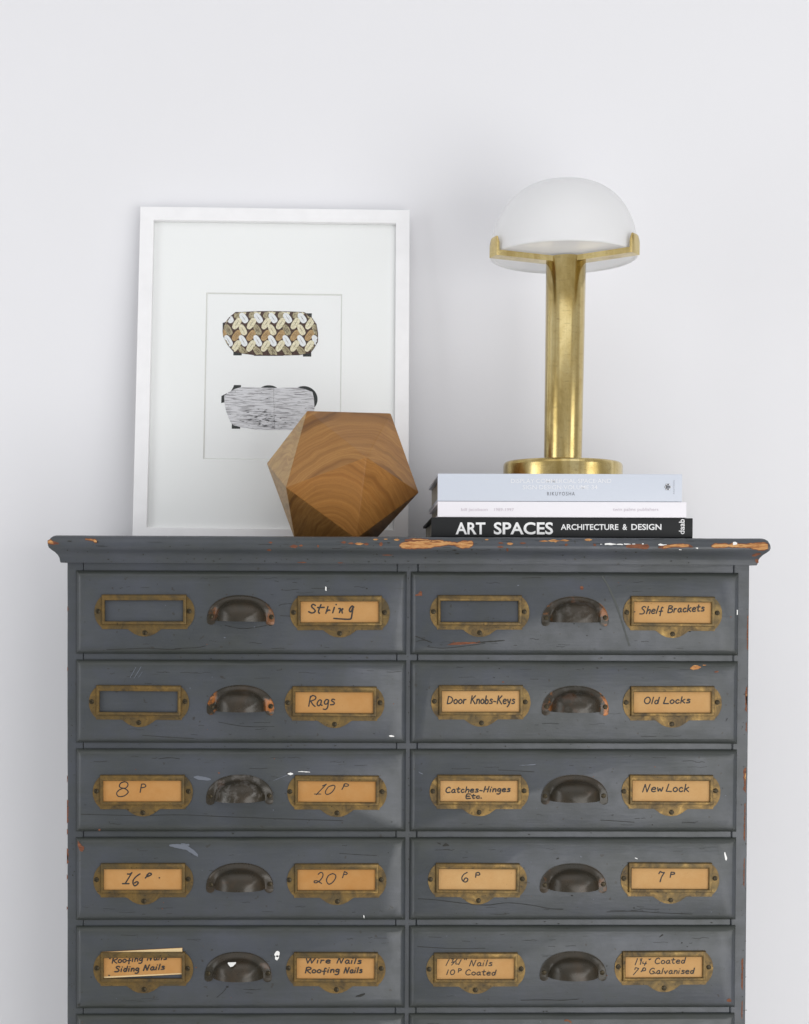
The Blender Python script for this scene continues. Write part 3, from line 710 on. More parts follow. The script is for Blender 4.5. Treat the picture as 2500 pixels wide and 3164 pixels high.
# marks with a place of their own: (row, col, kind, data)
MARK = {
 (0, 0): [('b', 4, [(1005, 1812, 1824), (1009, 1814, 1826)]), ('r', 3, [(862, 1871), (880, 1866), (925, 1865)], 1.2), ('r', 3, [(866, 1902), (900, 1904), (925, 1903)], 1.2), ('r', 3, [(695, 1932), (742, 1942), (790, 1939), (825, 1932)], 1.5),
          ('r', 3, [(330, 2008), (400, 2005), (455, 2003), (520, 2007), (560, 2005)], 1.6), ('r', 3, [(540, 2004), (610, 2001), (635, 1996)], 1.4)],
 (0, 1): [('b', 2, [(1283, 1838, 1842), (1292, 1834, 1840), (1298, 1826, 1840), (1304, 1828, 1842)]), ('b', 2, [(1383, 1993, 1994), (1400, 1985, 1993), (1430, 1984, 1992), (1470, 1984, 1988), (1500, 1982, 1984)]),
          ('b', 3, [(1470, 1985, 1987), (1510, 1981, 1985), (1560, 1978, 1980)]), ('r', 3, [(1284, 1966), (1300, 1972), (1330, 1984)], 2.4), ('r', 3, [(1286, 1982), (1310, 1978), (1335, 1986)], 1.6), ('r', 3, [(1320, 1998), (1370, 2003), (1440, 1996), (1500, 1988)], 1.3),
          ('b', 2, [(1793, 1812, 1820), (1799, 1811, 1822), (1803, 1814, 1820)]), ('r', 6, [(1860, 1780), (1880, 1812), (1905, 1870), (1925, 1930), (1945, 1995)], 5), ('b', 4, [(2277, 1884, 1900), (2280, 1885, 1899)])],
 (1, 0): [('r', 5, [(402, 2094), (412, 2076), (420, 2062)], 1.6), ('r', 5, [(414, 2096), (428, 2074), (436, 2060)], 1.6), ('r', 5, [(428, 2094), (440, 2076)], 1.2), ('r', 3, [(675, 2231), (740, 2243), (790, 2246), (848, 2245)], 1.3), ('r', 3, [(440, 2272), (520, 2278), (600, 2282)], 1.3), ('b', 4, [(1202, 2273, 2275), (1208, 2271, 2277), (1218, 2274, 2277)])],
 (1, 1): [('b', 1, [(2133, 2064, 2067), (2142, 2056, 2070), (2155, 2056, 2068), (2166, 2060, 2063)]), ('b', 1, [(2172, 2054, 2057), (2182, 2054, 2056)]), ('b', 2, [(2208, 2075, 2078), (2220, 2073, 2077)]), ('r', 3, [(2243, 2228), (2248, 2220)], 1.4)],
 (2, 0): [('b', 5, [(598, 2400, 2402), (612, 2397, 2410), (640, 2402, 2412), (652, 2407, 2410)]), ('b', 4, [(889, 2390, 2392), (898, 2387, 2395), (906, 2390, 2392)]), ('b', 4, [(921, 2384, 2385), (940, 2383, 2386), (958, 2385, 2387)]), ('r', 5, [(845, 2412), (870, 2402), (890, 2394)], 1.4),
          ('r', 3, [(490, 2345), (525, 2341), (555, 2345)], 1.6), ('r', 3, [(250, 2516), (420, 2520), (560, 2518), (700, 2524), (860, 2530), (1060, 2536)], 1.3), ('b', 2, [(304, 2562, 2567), (310, 2561, 2567)])],
 (2, 1): [('r', 3, [(1855, 2534), (1905, 2537), (1960, 2541)], 1.5), ('r', 3, [(1540, 2379), (1600, 2382), (1650, 2385)], 1.4), ('b', 5, [(1605, 2364, 2365), (1640, 2362, 2365), (1655, 2361, 2363)]), ('b', 5, [(1294, 2384, 2387), (1306, 2390, 2393)])],
 (3, 0): [('b', 2, [(240, 2597, 2612), (247, 2606, 2630), (255, 2615, 2632), (260, 2616, 2624)]), ('b', 1, [(242, 2600, 2612), (250, 2612, 2628), (256, 2618, 2626)]), ('b', 5, [(523, 2610, 2614), (545, 2608, 2620), (575, 2610, 2626), (600, 2628, 2642), (612, 2640, 2648)]),
          ('b', 5, [(560, 2606, 2609), (585, 2608, 2614)]), ('r', 3, [(1048, 2637), (1110, 2641), (1165, 2644)], 1.2), ('b', 4, [(1123, 2827, 2834), (1126, 2830, 2838)])],
 (3, 1): [('b', 4, [(2238, 2634, 2638), (2241, 2634, 2656), (2244, 2642, 2660), (2247, 2650, 2654)]), ('b', 3, [(1352, 2603, 2606), (1362, 2606, 2610)]), ('b', 3, [(1368, 2612, 2616), (1378, 2604, 2614), (1388, 2612, 2614)]), ('b', 4, [(1962, 2650, 2652), (1970, 2652, 2655)]), ('b', 3, [(1720, 2652, 2656), (1727, 2650, 2654)]),
          ('r', 3, [(1292, 2777), (1350, 2781), (1420, 2790), (1500, 2797), (1570, 2790), (1640, 2797), (1700, 2808), (1740, 2810)], 1.6), ('r', 3, [(1875, 2818), (1960, 2816), (2040, 2821), (2140, 2825)], 1.4)],
 (4, 0): [('b', 4, [(848, 2948, 2952), (853, 2940, 2956), (859, 2938, 2958), (864, 2942, 2950)]), ('b', 4, [(850, 2956, 2964), (856, 2952, 2968), (862, 2954, 2960)]), ('b', 3, [(1100, 3078, 3081), (1115, 3072, 3080), (1128, 3069, 3073)]), ('b', 3, [(240, 3102, 3108), (247, 3102, 3108)]), ('r', 3, [(670, 3082), (690, 3065), (700, 3052)], 1.2), ('b', 3, [(699, 3048, 3052), (706, 3047, 3052)])],
 (4, 1): [('r', 3, [(1610, 3091), (1680, 3090), (1740, 3091), (1790, 3087)], 1.5), ('b', 2, [(2246, 3090, 3094), (2254, 3085, 3097), (2260, 3090, 3095)]), ('b', 3, [(2038, 2895, 2897), (2046, 2886, 2892), (2050, 2888, 2890)]), ('r', 3, [(1290, 2925), (1400, 2931), (1500, 2930)], 1.2)],
 (5, 1): [('b', 2, [(1744, 3152, 3156), (1755, 3150, 3156), (1766, 3156, 3162)])],
}
mats_d = [PAINT_D, CHIP_OR, CHIP_RED, DIRT, WHITEP, PALEP, GRIME]
for row in range(6):
    for col in range(2):
        rd = random.Random(100+row*2+col)
        xc = (-1 if col == 0 else 1)*(DW/2+.0026); zt = -row*ROWH; zc_ = zt-DH/2
        O = Vector((xc, 0, zc_))
        bx = bpy.data.objects.new('drawer', None)
        # front with rounded-over edge
        mb = MB(); hw, hh = DW/2, DH/2
        rings = []
        e_in = [(0, .0027), (0, .0021), (.0005, .0010), (.0018, -.0006), (.0036, -.0022), (.0054, -.0034), (.0068, -.0040)]
        def rect(ins, y):
            pts = []; nx, nz = 40, 12
            x0, x1, z0, z1 = -hw+ins, hw-ins, -hh+ins, hh-ins
            per = [(x0+(x1-x0)*i/nx, z1) for i in range(nx)]+[(x1, z1+(z0-z1)*i/nz) for i in range(nz)]+[(x1+(x0-x1)*i/nx, z0) for i in range(nx)]+[(x0, z0+(z1-z0)*i/nz) for i in range(nz)]
            for (x, z) in per:
                q = Vector((x*26+xc*50, z*26+zc_*50, ins*100))
                d = noise.noise(q)*.00035+noise.noise(q*5)*.00015
                k = 1 if y < .005 else 0
                pts.append((x+d*k*(.6 if abs(x) > hw*.98 else 0), y+abs(noise.noise(q*3))*.00025*k, z+d*k*(.6 if abs(z) > hh*.9 else 0)))
            return pts
        idr = mb.rings([rect(a, b) for a, b in e_in], True, 0)
        mb.face(idr[-1], 0)
        for f_ in range(len(mb.f)): pass
        sf = (lambda O_: lambda u, v, off=0.0: at(u, v, FACE-off)-O_)(O)
        pc = at(0, 0, 0)
        # face limits in photo pixels
        def uv(x, z):
            d = Vector((x, FACE, z))-CAM; w_ = d.dot(cf); return PPX+FPX*d.dot(cr)/w_, PPY-FPX*d.dot(cu)/w_
        uL, vT = uv(xc-hw+.008, zt-.008); uR, vB = uv(xc+hw-.008, zt-DH+.008)
        for _ in range(26):        # small drying checks along the grain
            u = rd.uniform(uL, uR-40); v = rd.choice([rd.uniform(vT, vB), rd.uniform(vB-45, vB), rd.uniform(vT, vT+45)]); L = rd.choice([rd.uniform(6, 22), rd.uniform(18, 60)])
            if any(abs(u+L/2-h[0]) < 160 and h[1]-6 < v < h[1]+135 for h in (HW[(row, col)][0], HW[(row, col)][2])): continue
            ribbon(mb, [(u, v), (u+L*.4, v+rd.uniform(-1.5, 1.5)), (u+L*.7, v+rd.uniform(-2, 2)), (u+L, v+rd.uniform(-2, 2))], rd.uniform(.5, 1.15), sf, 3, .0002, .1, rnd=rd)
        for _ in range(16): speck(mb, rd.uniform(uL, uR), rd.uniform(vT, vB), rd.uniform(.7, 2.0), sf, rd.choice([3, 3, 3, 2, 5]), .0002, rd, rd.uniform(1, 2.2))
        for mk in MARK.get((row, col), []):
            if mk[0] == 'b': blob(mb, mk[2], sf, mk[1], .00035+mk[1]*.00003, 2, .8, rd)
            else: ribbon(mb, mk[2], mk[3], sf, mk[1], .0003, .15, rnd=rd, wob=.3)
        side_w = 'left' if col == 0 else 'right'
        front = mb.build('drawer', mats_d, cabinet, tuple(O-CO), smooth=40)
        # hardware
        for h in range(3):
            u, v = HW[(row, col)][h]
            p = at(u, v, FACE)-O
            p.y = FACE-.00005
            if h == 1:
                if PULL is None:
                    o = pull_mesh().build('cup_pull', [BRONZE, WHITEP], front, tuple(p), smooth=32); PULL = o
                else:
                    o = PULL.copy(); C.objects.link(o); o.parent = front; o.location = p
                o.color = {(0, 0): (.4, 0, 0, 1), (1, 0): (.9, .06, 0, 1), (1, 1): (1, .12, 0, 1), (0, 1): (.5, .15, 0, 1), (2, 0): (0, .30, 0, 1), (3, 1): (.25, 0, 0, 1)}.get((row, col), (0, 0, 0, 1))
                o.rotation_euler = (0, rd.uniform(-.014, .014), 0); sc = [(-91, -66), (91, -66)]; rsz = .9
                if (row, col) == (4, 0):
                    mbw = MB(); K_ = Vector((u, v))
                    def cupf(uu, vv, off=0.0): return at(uu, vv, FACE-.0252-off)-O
                    blob(mbw, [(704, 2974, 2978), (712, 2974, 2988), (720, 2974, 2986), (729, 2973, 2977)], lambda a, b, off=0.0: at(a, b, FACE-.0175-(b-2974)*.00025)-O, 0, 0, 2, .5, rd)
                    mbw.build('paint_splash', WHITEP, front, (0, 0, 0))
            else:
                if HOLDER is None:
                    o = holder_mesh().build('label_holder', BRASS_PLATE, front, tuple(p), smooth=28); HOLDER = o
                else:
                    o = HOLDER.copy(); C.objects.link(o); o.parent = front; o.location = p
                o.rotation_euler = (0, rd.uniform(-.006, .006), 0); sc = [(-145, -51), (139, -51), (1, -117)]; rsz = 1.0
            for (sx_, sz_) in sc:
                q = Vector((p.x+(sx_+rd.uniform(-2.5, 2.5))*PX, FACE-(.0009 if h != 1 else .0016), p.z+(sz_+rd.uniform(-1.5, 1.5))*PX))
                if SCR is None:
                    s_ = screw_mesh().build('screw', SCREW, front, tuple(q), smooth=30); SCR = s_
                else:
                    s_ = SCR.copy(); C.objects.link(s_); s_.parent = front; s_.location = q
                s_.rotation_euler = (0, rd.uniform(0, PI), 0)
            key = (row, col, 0 if h == 0 else 1)
            if h != 1 and key in CARDS:
                (ou, ov), text, strokes = CARDS[key]
                yc = FACE-.00125
                cs = lambda uu, vv, off=0.0: at(uu, vv, yc-off)-O
                mbc = MB()
                if key == (4, 0, 0):
                    cor = [(315, 2941.5), (563.5, 2928.5), (563.5, 3010.5), (315, 3023)]
                else:
                    cor = [(u-126, v+7), (u+122, v+7), (u+122, v+91), (u-126, v+91)]
                fr_ = [cs(a, b) for a, b in cor]; bk = [q_+Vector((0, .00025, 0)) for q_ in fr_]
                mbc.rings([fr_, bk], True, 0, True, True)
                if key == (4, 0, 0):   # pale unfaded strips along the long edges
                    blob(mbc, [(316, 2942.5, 2946), (563, 2929.5, 2941)], cs, 2, .00008, 1, 0, rd)
                    blob(mbc, [(316, 3018, 3022.5), (563, 3007, 3010)], cs, 2, .00008, 1, 0, rd)
                for si, (st, smo) in enumerate(strokes):
                    ribbon(mbc, [(ou+x*KS, ov+y*KS) for x, y in st], INKW.get(key, 22)*1.15*KS, cs, 1, .0001+si*.000012, .55, smo, .10, rd)
                lab = mbc.build('paper_label', [KRAFT, INK, simple('pale_card_edge', (.66, .50, .27), .8)] if key == (4, 0, 0) else [KRAFT, INK], front, (0, 0, 0),
                          label='kraft paper label in black handwriting reading %s' % text)
                lab.color = (max(0, min(1, .22+.62*col+rd.uniform(-.25, .25))), 0, 0, 1)  # right-hand cards coloured lighter, painting in the light from the right

# the rest of the cabinet below the picture's edge: the sixth row repeated down to the plinth
for col in range(2):
    src = [o for o in cabinet.children if o.name.startswith('drawer')][10+col]
    for k in range(1, 8):
        d = src.copy(); C.objects.link(d); d.location.z -= k*ROWH
        for ch in list(src.children):
            c2 = ch.copy(); C.objects.link(c2); c2.parent = d
for k in range(6, 14):
    for (x0, x1) in ((S1+.0006, S2-.0006), (S3+.0006, S4-.0006)):
        mb = MB(); mb.box(x0, x1, YF+.0013, YF+.018, -k*ROWH-.0035 if k < 13 else -1.565, -k*ROWH+.0098)
        cab(mb, 'rail', PAINT_RAIL, bevel=.0008)

# ------------------------------------------------------------ framed picture
FC = Vector((-.1840, .30, .2937)); 
frame = thing('picture_frame', 'white framed collage print in a wide white mat leaning on the wall', 'picture frame', FC)
Rm = Matrix.Rotation(-.0057, 4, 'Z') @ Matrix.Rotation(-.118, 4, 'X') @ Matrix.Rotation(.0062, 4, 'Y')
frame.rotation_euler = Rm.to_euler()
FI = (Matrix.Translation(FC) @ Rm).inverted()
def onframe(u, v, yl):
    "photo position -> frame-local point on the plane y=yl"
    d = cf + cr*((u-PPX)/FPX) - cu*((v-PPY)/FPX)
    o_ = FI @ CAM; dd = FI.to_3x3() @ d
    return o_+dd*((yl-o_.y)/dd.y)
iw, ih, mw, dp = .3599/2, .4616/2, .0205, .021
def rectpts(hx, hz, y): return [(-hx, y, hz), (hx, y, hz), (hx, y, -hz), (-hx, y, -hz)]
# four mitred members, each its own piece
prof = [(mw, dp), (mw, .0006), (mw-.0006, 0), (.0006, 0), (0, .0006), (0, .0075), (0.003, .0075), (0.003, dp)]
corn4 = [(-1, 1), (1, 1), (1, -1), (-1, -1)]
for k in range(4):
    a, b = corn4[k], corn4[(k+1) % 4]; mb = MB()
    ra = [(a[0]*(iw+o_), y, a[1]*(ih+o_)) for o_, y in prof]; rb = [(b[0]*(iw+o_), y, b[1]*(ih+o_)) for o_, y in prof]
    mb.rings([ra, rb], True, 0, True, True)
    mb.build('frame_member', FRAMEW, frame, smooth=30)
# mat board with bevelled window
wl0, wt0 = onframe(637.4, 904, .009).x, onframe(637.4, 904, .009).z
wr0 = onframe(1057.6, 908, .009).x; wb0 = onframe(626.7, 1418.7, .009).z
mb = MB(); y0 = .0082; y1 = .0100
ow_ = [(-iw-.002, ih+.002), (iw+.002, ih+.002), (iw+.002, -ih-.002), (-iw-.002, -ih-.002)]
ww_ = [(wl0, wt0), (wr0, wt0), (wr0, wb0), (wl0, wb0)]; bv = .0018
ww2 = [(wl0+bv, wt0-bv), (wr0-bv, wt0-bv), (wr0-bv, wb0+bv), (wl0+bv, wb0+bv)]
mb.rings([[(x, y1+.002, z) for x, z in ow_], [(x, y0, z) for x, z in ow_], [(x, y0, z) for x, z in ww_]], True, 0)
mb.rings([[(x, y0, z) for x, z in ww_], [(x, y1, z) for x, z in ww2]], True, 1)
mb.build('mat_board', [MATB, BEVELM], frame)
mb = MB(); mb.box(-iw, iw, y1+.0001, y1+.0008, -ih, ih); mb.build('print_sheet', PAPER, frame)
mb = MB(); mb.box(-iw-.002, iw+.002, .0124, .0175, -ih-.002, ih+.002); mb.build('backing_board', simple('backing_board', (.35, .27, .18), .8), frame)
mb = MB(); mb.box(-iw-.001, iw+.001, .0076, .0080, -ih-.001, ih+.001); mb.build('glass_pane', PANE, frame)

# collage print: flat pieces lying on the sheet
def mat_weave():
    s = NT('printed_weave_ground'); v = s.noise(s.pos(kind='object'), 500, 3)
    s.bsdf(Base_Color=s.ramp(v, [(.35, (.035, .012, .008)), (.65, (.075, .028, .016))]), Roughness=.6); return s.m
def mat_strand(name, a, b):
    s = NT(name); v = s.noise(s.pos((1, 1, 1), kind='object'), 420, 4, .6)
    s.bsdf(Base_Color=s.mix(s.ramp(v, [(.35, 0.0), (.65, 1.0)]), a, b), Roughness=.6); return s.m
STR = [mat_strand('strand_cream', (.60, .52, .33), (.86, .81, .64)), mat_strand('strand_white', (.72, .73, .76), (.85, .86, .88)),
       mat_strand('strand_tan', (.34, .20, .08), (.56, .38, .18)), mat_strand('strand_olive', (.20, .16, .08), (.55, .48, .32))]
def mat_scratch():
    s = NT('printed_woodcut')
    p = s.pos((1, 1, 1), kind='object')
    n1 = s.noise(s.pos((40, 1, 640), kind='object'), 1.0, 4, .6, .3); dens = s.noise(p, 26, 3)
    line = s.ramp(n1, [(.41, 0.0), (.50, 1.0)])
    c = s.mix(line, (.27, .26, .28), (.70, .69, .73))
    dk = s.ramp(s.math('ADD', s.noise(s.pos((30, 1, 260), kind='object'), 2.0, 4), s.math('MULTIPLY', dens, .7)), [(1.0, 0.0), (1.12, 1.0)])
    c = s.mix(dk, c, (.05, .05, .05))
    s.bsdf(Base_Color=c, Roughness=.7); return s.m
mb = MB()
YP = y1+.0001
def fp(u, v, off): p = onframe(u, v, YP-off); return p
# black card scraps under the shapes (positions in crop px of the 660,930 view, 360/1708 px each)
kc = 360/1708.0
def cu_(x): return 660+x*kc
def cv_(y): return 930+y*kc
for P_ in ([(318, 160), (420, 160), (420, 220), (318, 220)], [(1340, 180), (1440, 180), (1440, 300), (1340, 300)], [(133, 320), (190, 305), (200, 420), (133, 440)], [(290, 700), (412, 700), (412, 797), (290, 797)],
           [(590, 760), (1024, 760), (1024, 804), (590, 804)], [(1310, 740), (1432, 740), (1432, 815), (1310, 815)],
           [(300, 1232), (402, 1232), (402, 1300), (200, 1370), (255, 1320), (285, 1270)], [(115, 1392), (200, 1350), (200, 1475), (112, 1497)], [(268, 1790), (390, 1830), (390, 1873), (266, 1873)]):
    mb.poly([fp(cu_(x), cv_(y), .0001) for x, y in P_], 0)
def ellp(cx, cy, rx, ry, a0=0, a1=360, n=24, off=.0001): return [fp(cu_(cx+rx*math.cos(math.radians(a0+(a1-a0)*i/n))), cv_(cy+ry*math.sin(math.radians(a0+(a1-a0)*i/n))), off) for i in range(n+1)]
mb.poly(ellp(810, 1330, 150, 95, 200, 340), 0)
mb.poly(ellp(1320, 1440, 205, 193, 215, 398), 0)
OV1 = [(318, 165), (600, 150), (850, 147), (1100, 152), (1330, 162), (1440, 240), (1510, 340), (1532, 470), (1530, 600), (1470, 700), (1420, 765), (1250, 795), (850, 800), (600, 795), (420, 772), (290, 745), (200, 640), (140, 520), (130, 430), (160, 330), (230, 235)]
OV2 = [(400, 1262), (560, 1262), (700, 1270), (930, 1275), (1100, 1265), (1230, 1265), (1350, 1295), (1450, 1335), (1470, 1420), (1480, 1560), (1465, 1700), (1440, 1800), (1350, 1870), (1150, 1890), (850, 1890), (620, 1882), (420, 1855), (290, 1820), (255, 1790), (215, 1700), (180, 1600), (160, 1500), (155, 1390), (230, 1330), (310, 1290)]
def flat(pts, off, mi):
    tr_ = tessellate_polygon([[Vector((x, y, 0)) for x, y in pts]])
    ids_ = [mb.vert(fp(cu_(x), cv_(y), off)) for x, y in pts]
    for t in tr_: mb.face([ids_[i] for i in t], mi)
flat(OV1, .0002, 1); flat(OV2, .0002, 6)
import itertools
def inside(x, y, P_):
    c = False; j = len(P_)-1
    for i in range(len(P_)):
        if (P_[i][1] > y) != (P_[j][1] > y) and x < (P_[j][0]-P_[i][0])*(y-P_[i][1])/(P_[j][1]-P_[i][1])+P_[i][0]: c = not c
        j = i
    return c
def clip_to(pts, P_):
    # pull points outside the oval back toward its centre
    cx, cy = 840, 475; out = []
    for (x, y) in pts:
        k = 0
        while not inside(x, y, P_) and k < 40: x += (cx-x)*.03; y += (cy-y)*.06; k += 1
        out.append((x, y))
    return out
rp = random.Random(5); cnt = 0
def strand(cx, cy, L, w, ang, mi):
    global cnt
    a = math.radians(ang); ca, sa = math.cos(a), math.sin(a)
    def ring(k, n=18):
        out = []
        for i in range(n):
            t = 2*PI*i/n
            ct, st_ = math.cos(t), math.sin(t); x, y = L*.52*k*math.copysign(abs(ct)**.75, ct), w*.57*k*math.copysign(abs(st_)**.75, st_)*(1+.10*ct)
            out.append((cx+x*ca-y*sa, cy+x*sa+y*ca))
        return out
    R = ring(1)
    if not any(inside(x, y, OV1) for x, y in R): return
    cnt += 1
    mb.poly([fp(cu_(x), cv_(y), .00025+cnt*.000004) for x, y in clip_to(R, OV1)], mi+2)
    # dark centre line of the strand
    for k in (-.32, 0, .32):
        cnt += 1
        q = []
        for (t, ww) in ((-.36, 0), (.05, 1), (.36, 0), (.05, -1)):
            x = L*t; y = w*k*.7+ww*w*(.035 if mi != 3 else .055)
            q.append((cx+x*ca-y*sa, cy+x*sa+y*ca))
        if all(inside(x, y, OV1) for x, y in q) and (k == 0 or mi in (2, 3)):
            mb.poly([fp(cu_(x), cv_(y), .00025+cnt*.000004) for x, y in q], 1)
for i in range(-1, 8):
    x0 = 130+i*214
    for j in range(2):
        xx = x0+j*107 if False else x0
    alt = i % 2
    for (dx, dy, L, w, ang, mi) in ((-70, 25, 150, 84, -60, 3), (-5, -5, 110, 80, 55, 0), (-92, 345, 175, 84, -52, 2), (12, 88, 160, 84, 55, 1), (-88, 172, 180, 82, -56, 0), (0, 262, 165, 80, 62, 0 if alt else 3),
                                    (2, 422, 175, 78, 60, 1), (-96, 500, 180, 82, -56, 0), (2, 580, 175, 80, 52, 3)):
        strand(x0+dx+85, 160+dy, L, w, ang, mi)
mb.build('collage_print', [PBLACK, mat_weave()]+STR+[mat_scratch()], frame)
o = frame.children[-1]
# stitched seam of the lower shape
mb = MB()
for k in range(26):
    y = 1285+k*23; x = 878+math.sin(k*.7)*3+k*.6
    mb.poly([fp(cu_(x-3), cv_(y), .0004), fp(cu_(x+4), cv_(y+1), .0004), fp(cu_(x+5), cv_(y+12), .0004), fp(cu_(x-2), cv_(y+12), .0004)], 0)
for k in range(150):
    y = rp.uniform(1280, 1885); bias = 1 if rp.random() < .55 else 0
    x = rp.gauss(700, 130) if bias else rp.uniform(200, 1380)
    if bias: y = rp.gauss(1735, 70)
    L = rp.uniform(15, 95); h = rp.uniform(1.2, 4.5) if not bias else rp.uniform(2, 8)
    q = [(x, y), (x+L*.5, y-h), (x+L, y+1), (x+L*.5, y+h*.6)]
    if all(inside(a, b, OV2) for a, b in q): mb.poly([fp(cu_(a), cv_(b), .00041+k*.000002) for a, b in q], 0)
mb.build('printed_strokes', [simple('printed_grey_stroke', (.07, .07, .075), .7)], frame, kind='stuff')

# ------------------------------------------------------------ wooden icosahedron
QA, QY, QX, QC = .11414, .80777, -.08362, .15
IV = [(0.57735, 0, -.75576), (-.28868, .5, -.75576), (-.28868, -.5, -.75576), (-.46709, .80902, .17841), (-.46709, -.80902, .17841), (.93417, 0, .17841),
      (.46709, -.80902, -.17841), (.46709, .80902, -.17841), (-.93417, 0, -.17841), (-.57735, 0, .75576), (.28868, -.5, .75576), (.28868, .5, .75576)]
IT = [(0, 1, 2), (0, 1, 7), (0, 2, 6), (0, 5, 6), (0, 5, 7), (1, 2, 8), (1, 3, 7), (1, 3, 8), (2, 4, 6), (2, 4, 8), (3, 7, 11), (3, 8, 9), (3, 9, 11), (4, 6, 10), (4, 8, 9), (4, 9, 10), (5, 6, 10), (5, 7, 11), (5, 10, 11), (9, 10, 11)]
cs_, sn_ = math.cos(QY), math.sin(QY)
IW = [Vector((QX+QA*(x*cs_-y*sn_), QC+QA*(x*sn_+y*cs_), ZTOP+.0003+QA*(z+.75576))) for x, y, z in IV]
# hand-made solid: its corners are a few millimetres off the ideal
for k, (u, v) in {9: (949, 1269.5), 10: (1207.4, 1277), 4: (1132.5, 1413), 8: (883.7, 1506), 6: (1293.9, 1522), 3: (824.4, 1431.8)}.items():
    IW[k] = at(u, v, IW[k].y)
# left faces coloured paler, painting in light from the left: faceted body, arrises slightly eased
IO = Vector((QX, QC, ZTOP+.0003))
mb = MB()
ids_ = [mb.vert(p-IO) for p in IW]
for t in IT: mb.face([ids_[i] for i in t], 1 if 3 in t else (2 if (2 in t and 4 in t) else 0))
ico = mb.build('wooden_icosahedron', [WOOD, WOOD_LIT, HEARTWOOD], None, tuple(IO), bevel=.0009)
ico['label'] = 'faceted brown wooden ball of triangular faces with dark curving grain'; ico['category'] = 'ornament'

# ------------------------------------------------------------ books
def text_mesh(s, bold=0.0, space=1.0):
    cu2 = bpy.data.curves.new('lettering', 'FONT'); cu2.body = s; cu2.offset = bold; cu2.resolution_u = 4; cu2.space_character = space
    o_ = bpy.data.objects.new('lettering', cu2); C.objects.link(o_)
    bpy.context.view_layer.update()
    me = bpy.data.meshes.new_from_object(o_)
    vs = [tuple(v.co) for v in me.vertices]; fs = [tuple(p.vertices) for p in me.polygons]
    bpy.data.objects.remove(o_); bpy.data.curves.remove(cu2); bpy.data.meshes.remove(me)
    return vs, fs
def put_text(tx, s, u0, u1, v0, v1, surf, mi, bold=0.0, up=False, space=1.0):
    mb = MB()
    vs, fs = text_mesh(s, bold, space)
    xs = [v[0] for v in vs]; ys = [v[1] for v in vs]; x0, x1, y0, y1 = min(xs), max(xs), min(ys), max(ys)
    b = len(mb.v)
    for (x, y, z) in vs:
        a, c = (x-x0)/(x1-x0), (y-y0)/(y1-y0)
        if up: u, v = u0+(u1-u0)*(1-c), v1+(v0-v1)*a
        else: u, v = u0+(u1-u0)*a, v1+(v0-v1)*c
        mb.vert(surf(u, v, .00025))
    for f_ in fs: mb.face([b+i for i in f_], 0)
    mb.build('lettering', tx[1][mi], tx[0])

def book(name, label, uL_, uR_, vT_, vB_, ztop, zbot, cover, textfn, depth=.27, round_=.003, yaw=-.032, textmats=()):
    yF = .020
    pL = at(uL_, (vT_+vB_)/2, yF)
    # right end from the photograph, on the yawed spine line
    L = (at(uR_, (vT_+vB_)/2, yF-.010).x-pL.x)/math.cos(yaw)
    t = thing(name, label, 'book', (pL.x, yF, zbot), (0, 0, yaw), 'art books stacked flat under the lamp')
    MI = (Matrix.Translation(Vector(t.location)) @ Matrix.Rotation(yaw, 4, 'Z')).inverted()
    h = ztop-zbot; bt = .0028
    # hard cover: spine and two boards wrapped in one jacket
    sec = []
    n = 6
    # outline in (y,z): bottom board back edge -> spine -> top board back edge, then inner side back
    for i in range(n+1):
        a = i/n*PI/2; sec.append((round_-round_*math.sin(a), round_-round_*math.cos(a)))
    for i in range(n+1):
        a = i/n*PI/2; sec.append((round_-round_*math.cos(a), h-round_+round_*math.sin(a)))
    outer = [(depth, 0)]+sec+[(depth, h)]
    inner = [(depth, h-bt), (bt*1.3, h-bt), (bt*1.3, bt), (depth, bt)]
    mb = MB(); P_ = outer+inner
    mb.rings([[(0, y, z) for y, z in P_], [(L, y, z) for y, z in P_]], True, 0)
    # end caps of the boards
    for x in (0, L):
        tt = tessellate_polygon([[Vector((y, z, 0)) for y, z in P_]])
        ii = [mb.vert((x, y, z)) for y, z in P_]
        for q in tt: mb.face([ii[i] for i in q], 0)
    surf = lambda u, v, off=0.0: (lambda d: (lambda o_, dd: o_+dd*((-off-o_.y)/dd.y))(MI @ CAM, MI.to_3x3() @ d))(cf+cr*((u-PPX)/FPX)-cu*((v-PPY)/FPX))
    cv = mb.build('cover', cover, t, smooth=40)
    textfn((t, textmats), surf)
    mb = MB(); mb.box(.004, L-.004, bt*1.5, depth-.004, bt+.0001, h-bt-.0001); mb.build('page_block', PAGES, t)
    # jacket flaps folded in behind the boards, standing proud at the head
    mb = MB()
    for (zz, dz) in ((h-bt-.0003, -1),):
        mb.rings([[(-.0006, .03, zz), (-.0010, depth*.55, zz+dz*.0015), (-.0006, depth-.02, zz)], [(.012, .03, zz+dz*.0006), (.012, depth*.55, zz+dz*.0022), (.012, depth-.02, zz+dz*.0006)]], False)
    mb.build('jacket_flap', cover, t)
    return t
GREYB = simple('pale_blue_grey_jacket', (.58, .62, .695), .35, 0, .015, 20)
WHITEB = simple('white_jacket', (.82, .80, .84), .35, 0, .01, 20)
BLACKB = simple('black_jacket', (.010, .011, .012), .5, 0, .15, 30, .3)
T_WHITE = simple('white_lettering', (.86, .86, .86), .5); T_DARK = simple('charcoal_lettering', (.09, .095, .11), .5)
T_EMB = simple('silver_lettering', (.79, .80, .83), .3); T_PINK = simple('faint_lettering', (.60, .55, .60), .5)
z3, z2, z1, z0 = .1260, .0905, .0700, ZTOP
